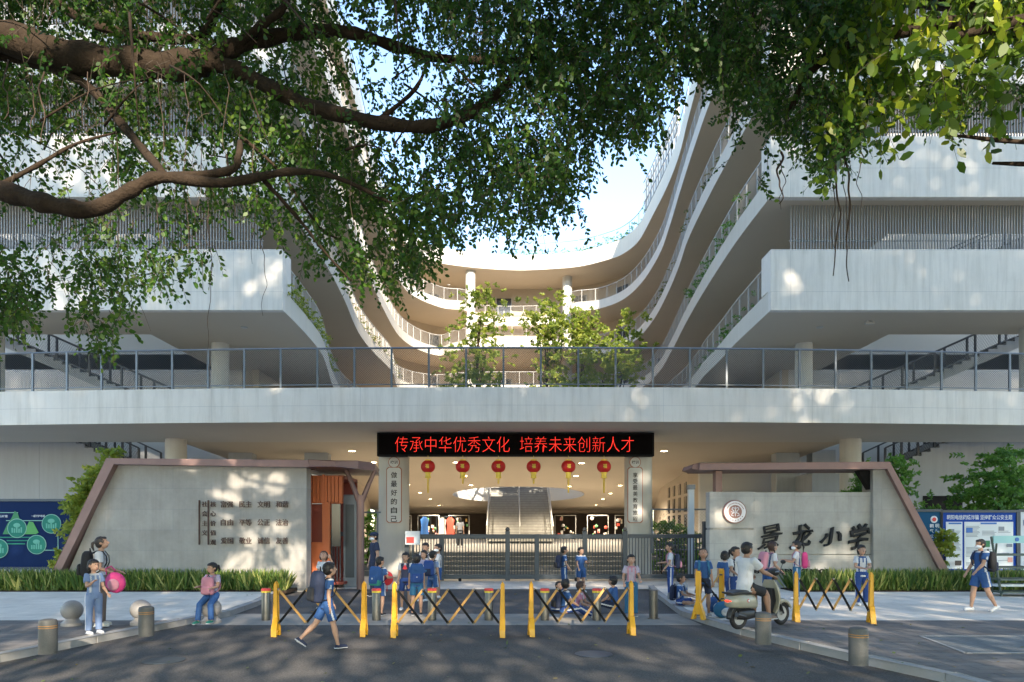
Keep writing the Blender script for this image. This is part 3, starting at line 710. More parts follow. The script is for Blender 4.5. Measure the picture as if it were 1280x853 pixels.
for sx in (-1, 1):
    m.tube([(sx*.02, -.062, .10), (sx*.075, -.062, .12), (sx*.10, -.062, .07), (sx*.05, -.062, .03), (sx*.03, -.062, -.03), (sx*.09, -.062, -.05), (sx*.11, -.062, -.10), (sx*.05, -.062, -.12)], .013, 6)
m.tube([(0, -.062, .14), (0, -.062, -.13)], .011, 6); m.tube([(-.12, -.062, .0), (-.05, -.062, -.02)], .012, 6)
m.build('monogram', 'emblem_white', em)
m = MB()
for k in range(22):
    a = R(20+k*10) if k < 15 else R(200+(k-14)*18); rr = .245
    m.box((math.cos(a)*rr-.012, -.052, math.sin(a)*rr-.014), (math.cos(a)*rr+.012, -.046, math.sin(a)*rr+.014))
m.build('ring_marks', 'emblem_brown', em)
# ================================================================== LED sign, plaques, lanterns
led = empty('led_sign', (.1, 24.4, 4.45), 0, 'long black LED display with glowing red characters above the gate', 'sign')
x0, x1 = X(471, 24.4), X(818, 24.4); z0, z1 = Z(570.5, 24.4), Z(541, 24.4)
m = MB(); m.box((x0, 24.4, z0), (x1, 24.7, z1)); lp(m, 'housing', 'black', led, bevel=.02)
m = MB(); m.box((x0+.08, 24.385, z0+.06), (x1-.08, 24.397, z1-.06)); lp(m, 'screen', 'led_black', led)
for s_, pa, pb in (('传承中华优秀文化', 494, 637), ('培养未来创新人才', 650, 792)):
    o = text('led_text', s_, X((pa+pb)/2, 24.4), Z(555.7, 24.4), (pb-pa)*24.4/F, .54, 24.378, 'led_red', None, .003, bold=-.02); o.data.transform(Matrix.Translation(-led.location)); o.parent = led
for side, pxc, s_, lab in (('l', 492.5, '做最好的自己', 'cream vertical plaque of six brush characters on the left gate column'), ('r', 794, '享受最美教育旅程', 'cream vertical plaque of eight small brush characters on the right gate column')):
    Yp = 24.97; r_ = empty('column_plaque', (X(pxc, Yp), Yp, 1.9), 0, lab, 'plaque', 'plaques on the gate columns')
    xc = X(pxc, Yp); w_ = .275; zb, zt_ = Z(654, Yp), Z(584, Yp)
    def octo(w, a, b, c=.07): return [(xc-w+c, a), (xc+w-c, a), (xc+w, a+c), (xc+w, b-c), (xc+w-c, b), (xc-w+c, b), (xc-w, b-c), (xc-w, a+c)]
    m = MB(); m.prism(octo(w_, zb, zt_), Yp, Yp+.06, plane='xz'); m.lathe([(.205, .06), (.205, .0)], (xc, Yp, Z(578, Yp)), 28, ax='y'); lp(m, 'border', 'plaque_line', r_)
    m = MB(); m.prism(octo(w_-.025, zb+.025, zt_-.025), Yp-.008, Yp-.002, plane='xz'); m.lathe([(.18, .0), (.18, -.015)], (xc, Yp, Z(578, Yp)), 28, ax='y'); lp(m, 'face', 'plaque_cream', r_)
    n = len(s_); top = Z(594, Yp); bot = Z(649, Yp); st = (top-bot)/(n-1)
    for i, ch in enumerate(s_):
        o = text('lettering', ch, xc, top-i*st, .22 if n < 7 else .17, min(.22, st*.8), Yp-.014, 'ink', None, .004, bold=.012); o.data.transform(Matrix.Translation(-r_.location)); o.parent = r_
    o = text('seal_lettering', '校训', xc, Z(578, Yp), .26, .12, Yp-.021, 'ink', None, .004, bold=.01); o.data.transform(Matrix.Translation(-r_.location)); o.parent = r_
def make_lantern(long_t):
    r_ = empty('red_lantern', (0, 0, 0)); H_ = .44
    m = MB(); n = 24; prof = [(.10, H_/2)]
    prof = [(max(.09, .25*math.cos(a)**.75), math.sin(a)*H_/2*.98) for a in np.linspace(-1.38, 1.38, 11)]
    base = len(m.v)
    m.lathe(prof, (0, 0, 0), 28)
    for i, v in enumerate(m.v):
        a = math.atan2(v.y, v.x); f = 1-.035*abs(math.sin(a*7)); m.v[i] = Vector((v.x*f, v.y*f, v.z))
    m.build('lantern_body', 'lantern_red', r_, smooth=True)
    m = MB(); m.lathe([(.105, -.03), (.11, .03)], (0, 0, H_/2), 18); m.lathe([(.105, -.03), (.11, .03)], (0, 0, -H_/2), 18); m.build('gold_rim', 'lantern_gold', r_)
    m = MB(); L_ = .52 if long_t else .2
    m.lathe([(.085, 0), (.10, -.16)], (0, 0, -H_/2-.03), 14)
    for k in range(7): a = k*.9; m.tube([(.03*math.cos(a), .03*math.sin(a), -H_/2-.18), (.022*math.cos(a), .022*math.sin(a), -H_/2-.18-L_)], .007, 4)
    m.build('tassel', 'lantern_gold', r_)
    m = MB(); m.tube([(0, 0, H_/2), (0, 0, H_/2+.16)], .006, 5); m.build('hanging_cord', 'lantern_gold', r_)
    text('lettering', '福', 0, 0, .13, .15, -.262, 'lantern_gold', r_, .012, bold=.02)
    return r_
def copy_tree(o, parent=None):
    c = o.copy(); COL.objects.link(c); c.parent = parent
    for ch in list(o.children): copy_tree(ch, c)
    return c
ords = ['first red lantern from the left, nearest the left gate column', 'second red lantern from the left under the LED display', 'third red lantern from the left, just left of the gate centre', 'fourth red lantern from the left, just right of the gate centre', 'fifth red lantern from the left, with a long yellow tassel', 'last red lantern on the right, nearest the right gate column']
lt, ls = make_lantern(True), make_lantern(False)
srcs = [lt, ls, None, None, None, None]
for i, px in enumerate((535, 578.5, 623, 667, 710.5, 755)):
    o = lt if i == 0 else ls if i == 1 else copy_tree(lt if i in (4, 5) else ls)
    o.location = (X(px, 24.35), 24.35, Z(583.5, 24.35)); tag(o, ords[i], 'lantern', 'red lanterns hanging under the display')
# ================================================================== gates
gt = empty('sliding_gate', (X(645, 23.4), 23.4, 0), 0, 'long dark grey steel picket gate closing the school entrance', 'gate')
gp2 = lambda m, n_, mt, **k: lp(m, n_, mt, gt, **k)
xa, xb = X(508, 23.4), X(782, 23.4); zt2 = Z(668, 23.4)
m = MB(); m.box((xa, 23.36, zt2-.15), (xb, 23.46, zt2)); m.box((xa, 23.35, .08), (xb, 23.47, .24)); gp2(m, 'rail', 'gate_grey', bevel=.008)
k = 0; xx = xa+.05
while xx < xb and k < 99:
    m = MB(); m.box((xx-.014, 23.39, .24), (xx+.014, 23.43, zt2-.15)); gp2(m, 'picket', 'gate_grey', fix=False); xx += (xb-xa)/76; k += 1
for px in (509, 552, 634.5, 671, 731, 781):
    xx = X(px, 23.4); big = px in (634.5, 731, 781)
    m = MB(); m.box((xx-.08, 23.33, .03), (xx+.08, 23.49, zt2+(.10 if big else .0)+.004)); gp2(m, 'gate_post', 'gate_grey', bevel=.01)
    if big: m = MB(); m.ball((xx, 23.41, zt2+.16), .075, 10, 8); gp2(m, 'post_cap', 'stainless')
for px in (575, 720): m = MB(); m.lathe([(.05, -.03), (.06, 0), (.05, .03)], (X(px, 23.3), 23.3, .06), 12, ax='y'); gp2(m, 'wheel', 'black')
m = MB(); m.box((X(507, 23.2), 23.1, Z(681, 23.2)), (X(525, 23.2), 23.25, Z(666, 23.2)+.05)); cb = tag(lp(m, 'control_box', 'board_white', empty('gate_control_box', (X(516, 23.2), 23.2, 0), 0, 'white and red electronic control box at the left end of the gate', 'control box'), bevel=.01))
m = MB(); m.box((X(508.5, 23.2), 23.085, Z(679, 23.2)), (X(518, 23.2), 23.097, Z(671.5, 23.2))); lp(m, 'red_display', 'band_red', cb.parent)
m = MB(); m.box((X(515, 23.2), 23.14, 0), (X(517, 23.2), 23.2, Z(681, 23.2))); lp(m, 'stand', 'gate_grey', cb.parent)
fg = empty('picket_fence', (X(835, 23.4), 23.4, 0), 0, 'dark grey steel picket fence between the right gate column and the name wall', 'fence')
m = MB(); xa, xb = X(785, 23.4), X(884, 23.4)
m.box((xa, 23.38, zt2-.13), (xb, 23.46, zt2)); m.box((xa, 23.37, .10), (xb, 23.47, .24)); lp(m, 'rail', 'gate_grey', fg, bevel=.006)
for i in range(26):
    m = MB(); xx = xa+.05+(xb-xa-.1)*i/25; m.box((xx-.014, 23.4, .24), (xx+.014, 23.44, zt2-.13)); lp(m, 'picket', 'gate_grey', fg, fix=False)
m = MB(); m.box((X(878, 22.2), 22.0, 0), (X(889, 22.2), 22.25, Z(652, 22.2))); lp(m, 'end_post', 'gate_grey', fg, bevel=.01)
m = MB(); m.box((X(861, 24), 24, 0), (X(868, 24), 24.2, Z(612, 24))); m2 = m
wc = empty('pole', (X(864.5, 24), 24, 0), 0, 'tall white square pole with a grey cap behind the picket fence', 'pole'); lp(m, 'shaft', 'board_white', wc, bevel=.01)
m = MB(); m.box((X(860, 24), 23.97, Z(612, 24)), (X(869, 24), 24.23, Z(606, 24))); lp(m, 'cap', 'steel_grey', wc, bevel=.01)
mf = empty('mesh_fence', (X(848, 24.8), 24.8, 0), 0, 'raised chain link fence panel behind the gate, right of the column', 'fence')
meshrail([(X(815, 24.8), 24.8), (X(884, 24.8), 24.8)], .9, Z(637, 24.8)-.9, 1.95, 'mesh_panel', lambda m, n_, mt, **k: lp(m, n_, mt, mf, **k), .12, ('steel_grey', 'slat_metal'))
mf2 = empty('mesh_fence', (X(848, 24.8), 24.8, 0))
bpy.data.objects.remove(mf2)
# ================================================================== bollards
def steel_bollard():
    r_ = empty('steel_bollard'); m = MB(); m.lathe([(.085, 0), (.085, .535), (.083, .54)], n=22); m.build('shaft', 'stainless', r_, smooth=True)
    m = MB(); m.lathe([(.09, .54), (.09, .575)], n=22); m.build('yellow_band', 'band_yellow', r_, smooth=True)
    m = MB(); m.lathe([(.092, .575), (.092, .605), (.08, .62), (.0, .622)], n=22); m.build('red_cap', 'band_red', r_, smooth=True); return r_
sb = steel_bollard(); first = True
sbl = ['leftmost steel bollard at the left kerb end', None, 'steel bollard by the right end post of the left barrier, beside the boy with a green bottomed backpack', 'steel bollard behind the left part of the middle barrier', 'steel bollard behind the right part of the middle barrier', 'steel bollard behind the left end of the third barrier', 'steel bollard between the seated children behind the third barrier', 'plain steel bollard beside the right kerb without coloured bands']
for i, (px, lab) in enumerate(zip((332.5, 470.5, 540, 611, 681, 746), ['steel bollard with yellow and red top, leftmost, at the kerb end', 'steel bollard with yellow and red top beside the boy whose backpack has a green bottom', 'steel bollard with coloured top behind the left half of the middle barrier', 'steel bollard with coloured top behind the right half of the middle barrier', 'steel bollard with coloured top just inside the left post of the third barrier', 'steel bollard with coloured top between the children sitting on the ground'])):
    o = sb if first else copy_tree(sb); first = False
    p = G(px, 775.5); o.location = p; tag(o, lab, 'bollard', 'steel bollards across the driveway')
o = empty('steel_bollard', G(817, 773.5), 0, 'plain steel bollard without coloured bands beside the right kerb', 'bollard', 'steel bollards across the driveway')
m = MB(); m.lathe([(.085, 0), (.085, .56), (.07, .575), (0, .576)], n=22); m.build('shaft', 'stainless', o, smooth=True)
m = MB(); m.lathe([(.12, 0), (.12, .012), (.086, .014)], n=22); m.build('base_ring', 'stainless', o)
def gran_bollard():
    r_ = empty('granite_bollard'); m = MB(); m.lathe([(.113, 0), (.113, .43), (.10, .455), (.05, .468), (0, .47)], n=26); m.build('shaft', 'granite', r_, smooth=True)
    m = MB(); m.lathe([(.115, .345), (.115, .357)], n=26); m.lathe([(.115, .372), (.115, .384)], n=26); m.build('orange_bands', 'band_orange', r_, smooth=True); return r_
def raised(px, py):
    Y = F*(CH-SH)/(py-HZ); return Vector(((px-640)*Y/F, Y, SH))
gbm = gran_bollard()
for i, (px, py, lab) in enumerate([(60, 817, 'granite bollard with orange bands, nearest the left edge of the picture'), (183, 795, 'granite bollard with orange bands in front of a stone ball on the left sidewalk'), (954, 805, 'granite bollard with orange bands in front of the scooter'), (1073, 831, 'granite bollard with orange bands, nearest the camera at the right kerb')]):
    o = gbm if i == 0 else copy_tree(gbm); o.location = raised(px, py); o.location.x += (-.0); tag(o, lab, 'bollard', 'granite bollards along the kerbs')
def ball_stone():
    r_ = empty('stone_ball'); m = MB(); m.lathe([(.17, 0), (.17, .05), (.12, .09), (.10, .13)], n=26); m.build('foot', 'granite_ball', r_, smooth=True)
    m = MB(); m.ball((0, 0, .265), .175, 32, 20); m.build('ball', 'granite_ball', r_, smooth='all'); return r_
bs = ball_stone()
for i, (px, py, lab) in enumerate([(90, 782, 'polished stone ball left of the woman, leftmost on the sidewalk'), (176, 781, 'polished stone ball between the woman and the seated girl'), (264, 779, 'polished stone ball that the girl with a pink backpack sits on'), (851, 749, 'polished stone ball behind the boy seated at the right kerb')]):
    o = bs if i == 0 else copy_tree(bs); o.location = raised(px, py); tag(o, lab, 'stone ball', 'stone balls along the sidewalk')
# ================================================================== folding barriers
def barrier(p0, p1, n, lab, mirror=False, h0=.86):
    d = p1-p0; L_ = d.length; rz = math.atan2(d.y, d.x); r_ = empty('folding_barrier', p0, rz, lab, 'barrier', 'yellow folding barriers')
    for xx in (0, L_):
        m = MB()
        m.prism([(-.040, .10), (.040, .10), (.028, h0), (.0, h0+.04), (-.028, h0)], -.035, .035, plane='xz')
        m.prism([(-.13, 0), (-.07, 0), (-.05, .09), (.05, .09), (.07, 0), (.13, 0), (.10, .12), (.042, .30), (-.042, .30), (-.115, .12)], -.038, .038, plane='yz')
        for i, v in enumerate(m.v): m.v[i] = Vector((v.x+xx, v.y, v.z))
        m.build('end_post', 'yellow', r_, bevel=.008)
    zb, zt_ = .22, .78; st = (L_-.1)/n
    for i in range(n):
        xa, xb = .05+i*st, .05+(i+1)*st
        for up in (0, 1):
            m = MB(); y = (.022 if up else -.022)
            a, b = ((xa, zb), (xb, zt_)) if up else ((xa, zt_), (xb, zb))
            hexprism(m, a, b, .019, y-.008, y+.008)
            yel = (up == 1) != mirror
            m.build('lattice_bar', 'yellow_worn' if yel else 'black', r_)
    for i in range(n+1):
        for z in (zb, zt_): m = MB(); m.lathe([(.016, -.036), (.016, .036)], (.05+i*st, 0, z), 10, ax='y'); m.build('rivet', 'stainless', r_)
    return r_
barrier(G(345, 795), G(455, 795), 3, 'yellow folding barrier on the left, behind the walking boy', True)
barrier(G(493, 796), G(628, 796), 4, 'yellow folding barrier in the middle of the driveway')
barrier(G(664, 795), G(789, 793), 4, 'yellow folding barrier in front of the seated children')
barrier(raised(873, 774), raised(902, 768), 1, 'short folded yellow barrier left of the scooter', False)
barrier(raised(995, 777), raised(1089, 779), 4, 'yellow folding barrier on the right sidewalk in front of the girl with folded arms')
# ================================================================== notice boards
def rbox(m, cx, cz, w, h, y0, y1): m.box((cx-w/2, y0, cz-h/2), (cx+w/2, y1, cz+h/2))
def board(name, px0, px1, py0, py1, Y, lab, face, frame='gate_grey'):
    r_ = empty(name, (X((px0+px1)/2, Y), Y, 0), 0, lab, 'notice board')
    m = MB(); a, b, c, d = X(px0, Y), X(px1, Y), Z(py1, Y), Z(py0, Y)
    m.box((a-.06, Y, c-.06), (b+.06, Y+.12, c)); m.box((a-.06, Y, d), (b+.06, Y+.12, d+.08)); m.box((a-.06, Y, c), (a, Y+.12, d)); m.box((b, Y, c), (b+.06, Y+.12, d))
    for xx in (a+.2, b-.2): m.box((xx-.04, Y+.03, 0), (xx+.04, Y+.1, c-.06))
    lp(m, 'frame', frame, r_, bevel=.006)
    m = MB(); m.box((a, Y+.03, c), (b, Y+.09, d)); lp(m, 'panel', face, r_)
    return r_
def tp(o, r_): o.data.transform(Matrix.Translation(-r_.location)); o.parent = r_; return o
Yb = 21.5
r_ = board('notice_board', -40, 89, 627, 709, Yb, 'navy notice board with green mountains and round pale green discs', 'navy_board')
xq = lambda px: X(px, Yb); zq = lambda py: Z(py, Yb)
m = MB()
for px, py, w_ in ((-8, 641, 60), (40, 651, 66), (68, 688, 30), (-14, 688, 40)): m.box((xq(px-w_/2), Yb+.018, zq(py)-.012), (xq(px+w_/2), Yb+.022, zq(py)+.012))
m.box((xq(72)-.012, Yb+.018, zq(688)), (xq(72)+.012, Yb+.022, zq(651))); lp(m, 'route_line', 'pale_green', r_)
m = MB(); m.prism([(xq(3), zq(668)), (xq(9), zq(655)), (xq(14), zq(648)), (xq(18), zq(639)), (xq(22), zq(642)), (xq(25), zq(652)), (xq(30), zq(668))], Yb+.010, Yb+.018, plane='xz'); lp(m, 'mountain_print', 'peak_green', r_)
m = MB(); m.prism([(xq(29), zq(668)), (xq(36), zq(652)), (xq(41), zq(653)), (xq(48), zq(666)), (xq(44), zq(668))], Yb+.010, Yb+.018, plane='xz'); lp(m, 'mountain_print', 'peak_light', r_)
m = MB()
for px, py, w_ in ((20, 672, 52), (28, 676, 40), (16, 680, 30)): m.box((xq(px-w_/2), Yb+.012, zq(py)-.02), (xq(px+w_/2), Yb+.016, zq(py)+.02))
lp(m, 'water_print', 'mint', r_)
for px, py in ((21, 660.5), (64, 655), (45.5, 681), (-2, 686), (-30, 664)):
    m = MB(); m.lathe([(.30, .006), (.30, .0)], (xq(px), Yb+.008, zq(py)), 32, ax='y'); lp(m, 'disc_ring', 'pale_green', r_)
    m = MB(); m.lathe([(.278, .0), (.276, -.006)], (xq(px), Yb+.007, zq(py)), 32, ax='y'); lp(m, 'disc_face', 'mint', r_)
    m = MB()
    for k in range(5): hh_ = .12+.09*random.random(); xx = xq(px)-.14+k*.07; m.box((xx-.022, Yb-.004, zq(py)-.14), (xx+.022, Yb+.0, zq(py)-.14+hh_))
    m.ball((xq(px), Yb-.002, zq(py)+.09), (.11, .006, .07), 12, 6); lp(m, 'disc_drawing', 'mint_dark', r_)
tp(text('print_text', '绿水青山就是', xq(-2), zq(645.5), .34*1.6, .075, Yb+.02, 'board_white', None, .002, bold=.01), r_); tp(text('print_text', '一起守护地球', xq(47), zq(645.2), .42, .075, Yb+.02, 'board_white', None, .002, bold=.01), r_)
fb = empty('low_railing', (-17, 20.9, 0), 0, 'low dark picket railing behind the strap leaved plants on the left', 'railing')
m = MB()
for i in range(60): xx = -20+i*.115; m.box((xx-.012, 20.9, 0), (xx+.012, 20.93, .62))
m.box((-20.1, 20.89, .55), (-13.1, 20.94, .60)); lp(m, 'pickets', 'gate_grey', fb, fix=False)
# right boards
Yb = 21.0
r_ = board('notice_board', 1142, 1176, 640, 706, Yb, 'dark teal notice board with vertical white characters and a small round seal', 'teal_board')
m = MB(); m.lathe([(.105, .0), (.105, -.02)], (X(1168, Yb), Yb+.03, Z(649.5, Yb)), 24, ax='y'); lp(m, 'seal', 'board_white', r_)
m = MB(); m.lathe([(.062, .0), (.062, -.008)], (X(1168, Yb), Yb+.01, Z(649.5, Yb)), 24, ax='y'); lp(m, 'seal_mark', 'band_red', r_)
for px, s_, py in ((1165, '朝气成长', 668), (1172, '明德启智', 668)):
    for i, ch in enumerate(s_): tp(text('print_text', ch, X(px, Yb), Z(657.5+i*6.5, Yb), .115, .12, Yb+.018, 'board_white', None, .002, bold=.02), r_)
r_ = board('notice_board', 1179, 1271, 641, 713, Yb, 'blue framed notice board with white sheets of small print', 'blue_board')
tp(text('heading_text', '朝阳电信网络诈骗 坚持群众公安主题', X(1225, Yb), Z(646.8, Yb), 1.98, .15, Yb+.018, 'board_white', None, .002, bold=.015), r_)
for (a, b) in ((1183, 1203.5), (1206, 1267)):
    m = MB(); rbox(m, X((a+b)/2, Yb), Z(682, Yb), (b-a)*Yb/F, 59*Yb/F, Yb+.016, Yb+.028); lp(m, 'paper_sheet', 'paper', r_)
m = MB()
for (a, b) in ((1184.5, 1202), (1208, 1226), (1228, 1246), (1248, 1265)):
    py = 658
    while py < 708:
        if random.random() < .16: py += 6; continue
        wv = (b-a)*(random.uniform(.75, 1)); m.box((X(a, Yb), Yb+.011, Z(py, Yb)-.010), (X(a+wv, Yb), Yb+.0145, Z(py, Yb)+.004)); py += 1.6
lp(m, 'print_lines', 'print_grey', r_)
for (px, py, w_, h_, mt) in ((1194, 654.5, 16, 2, 'print_blue'), (1236, 654.5, 20, 2.2, 'print_blue'), (1190, 664, 6, 5, 'print_grey'), (1189, 681, 7, 5, 'goods_3'), (1198, 704, 8, 6, 'ink'), (1212, 663, 8, 6, 'print_blue'), (1233, 680, 9, 8, 'peak_green'), (1252, 661, 7, 5, 'print_grey'), (1263, 700, 6, 6, 'goods_5'), (1262, 682, 7, 4, 'print_grey')):
    m = MB(); rbox(m, X(px, Yb), Z(py, Yb), w_*Yb/F, h_*Yb/F, Yb+.004, Yb+.0105); lp(m, 'printed_picture', mt, r_)
m = MB(); r2 = board('notice_board', 1276, 1330, 640, 713, Yb, 'white sheeted board cut off by the right edge of the picture', 'board_white'); m.box((X(1280, Yb), Yb+.01, Z(657, Yb)), (X(1300, Yb), Yb+.02, Z(650, Yb))); lp(m, 'purple_print', 'print_blue', r2)
# reading rack at the right edge
Yk = 17.2; rk = empty('metal_rack', (X(1262, Yk), Yk, SH), 0, 'green grey metal rack with shelves and a pale painted header at the right edge', 'rack')
kz = lambda py: Z(py, Yk)
for px0, px1, dy in ((1239, 1255.5, 0), (1300, 1316, 0)):
    m = MB(); m.tube([(X(px1, Yk), Yk+.1, SH), (X(px0, Yk), Yk, kz(671))], .03, 6); lp(m, 'leg', 'bench_metal', rk)
    m = MB(); m.tube([(X(px1+9, Yk), Yk+.7, SH), (X(px0+12, Yk), Yk+.15, kz(680))], .025, 6); lp(m, 'leg', 'bench_metal', rk)
m = MB(); m.box((X(1241, Yk), Yk-.03, kz(679)), (X(1302, Yk), Yk+.01, kz(670))); lp(m, 'header', 'bench_sign', rk)
m = MB(); m.lathe([(.05, 0), (.05, -.01)], (X(1270, Yk), Yk-.032, kz(674.5)), 18, ax='y'); lp(m, 'header_mark', 'print_blue', rk)
for i, py in enumerate((694, 710, 725, 741)):
    m = MB(); a = 1239+(py-671)/79*16; m.box((X(a, Yk), Yk-.02, kz(py)-.02), (X(a+62, Yk), Yk+.55, kz(py)+.02)); lp(m, 'shelf', 'bench_metal', rk)
m = MB(); m.box((X(1250, Yk), Yk+.1, kz(734)), (X(1310, Yk), Yk+.5, kz(731))); lp(m, 'seat_board', 'board_white', rk)
# ================================================================== lobby displays
dw = [(-9.6, 1), (-7.2, 1), (-4.6, 0), (4.6, 0), (7.4, 1), (9.8, 1)]
dlab = ['cluttered display stand of colourful crafts at the far left of the lobby', 'display stand of colourful crafts second from the left in the lobby', 'display stand just left of the lobby stair', 'display stand just right of the lobby stair', 'display stand of colourful crafts second from the right in the lobby', 'cluttered display stand of colourful crafts at the far right of the lobby']
for i, (xx, kx) in enumerate(dw):
    r_ = empty('display_stand', (xx, 60, .8), 0, dlab[i], 'display stand', 'craft display stands in the lobby')
    m = MB()
    for sx in (-.9, .9): m.box((sx-.03, 0, 0), (sx+.03, .06, 2.1))
    m.box((-.93, 0, 2.04), (.93, .06, 2.1)); m.build('frame', 'rail_white', r_)
    for k in range(10):
        a, b = random.uniform(-.8, .7), random.uniform(.2, 1.7); w_, h_ = random.uniform(.12, .3), random.uniform(.15, .4)
        m = MB(); m.box((a, -.02+.001*k, b), (a+w_, .0+.001*k, b+h_)) if k % 2 else m.ball((a, -.06, b+.2), (w_*.6, .08, h_*.5), 10, 6)
        m.build('craft_item', 'goods_%d' % random.randrange(6), r_)
for i, (xx, yy, mt, lab) in enumerate(((-3.9, 44, 'goods_0', 'red coat hanging on a rack behind the gate'), (-4.6, 46, 'goods_2', 'white robe hanging on a rack in the lobby'), (-5.4, 43, 'print_blue', 'blue coat hanging on a rack behind the gate'))):
    r_ = empty('clothes_rack', (xx, yy, .8), 0, lab, 'clothes rack')
    m = MB(); m.box((-.4, -.02, 0), (-.36, .02, 1.75)); m.box((.36, -.02, 0), (.4, .02, 1.75)); m.box((-.4, -.02, 1.7), (.4, .02, 1.75)); m.box((-.4, -.25, 0), (-.36, .25, .04)); m.box((.36, -.25, 0), (.4, .25, .04)); m.build('rack_frame', 'gate_grey', r_)
    m = MB(); m.tube([(0, 0, 1.68), (0, 0, 1.5), (0, 0, 1.1), (0, 0, .5)], [(.08, .05), (.26, .09), (.2, .1), (.28, .12)], 12); m.build('garment', mt, r_, smooth=True)
# ================================================================== people
mat('skin', (.40, .235, .16), .55, .05, 20); mat('skin_tan', (.31, .175, .115), .55, .05, 20)
mat('lip', (.42, .16, .13), .5); mat('eye_white', (.40, .36, .33), .3); mat('eye_dark', (.02, .014, .01), .3)
mat('hair', (.012, .010, .010), .5, .3, 60); mat('hair_brown', (.045, .022, .014), .5, .3, 60)
mat('c_blue', (.020, .075, .225), .8, .12, 9, bump=.9, bscale=14); mat('c_deepblue', (.014, .05, .20), .8, .12, 9, bump=.9, bscale=14); mat('c_white', (.52, .53, .56), .8, .05, 9, bump=.9, bscale=14)
mat('c_navy', (.014, .022, .055), .8, .15, 9, bump=.9, bscale=14); mat('c_pink', (.46, .20, .26), .8, .08, 9); mat('c_hotpink', (.50, .035, .17), .7, .15, 9); mat('c_brown', (.17, .125, .10), .85, .1, 9, bump=.9, bscale=14)
mat('c_black', (.014, .014, .017), .8, .2, 9); mat('c_red', (.60, .03, .04), .7, .1, 9); mat('c_grey', (.22, .23, .26), .8, .1, 9); mat('c_lilac', (.38, .33, .42), .8, .08, 9, bump=.9, bscale=14); mat('c_lightblue', (.17, .24, .40), .8, .1, 9, bump=.9, bscale=14)
mat('c_green', (.03, .22, .17), .8, .1, 9); mat('c_shoe', (.62, .62, .62), .6); mat('c_teal', (.02, .12, .24), .7, .1, 9); mat('mask_cloth', (.72, .76, .80), .7); mat('c_cream', (.62, .58, .5), .8)
def V(*a): return Vector(a)
def legA(p, k=3, s=3): return lambda sx: (V(sx*math.sin(R(s)), math.sin(R(p)), -math.cos(R(p))), V(sx*math.sin(R(s))*.4, math.sin(R(p-k)), -math.cos(R(p-k))), None)
def legV(th, sh, ft=None): return lambda sx: (V(*th), V(*sh), V(*ft) if ft else None)
def armA(p, o=10, e=15, inw=0): return lambda sx: (V(sx*math.sin(R(o)), math.sin(R(p))*math.cos(R(o)), -math.cos(R(p))*math.cos(R(o))), V(sx*(math.sin(R(o))*.5-inw), math.sin(R(p+e)), -math.cos(R(p+e))))
STAND = dict(l=legA(1, 2, 3), r=legA(2, 4, 3), al=armA(3, 9, 12), ar=armA(-2, 9, 14))
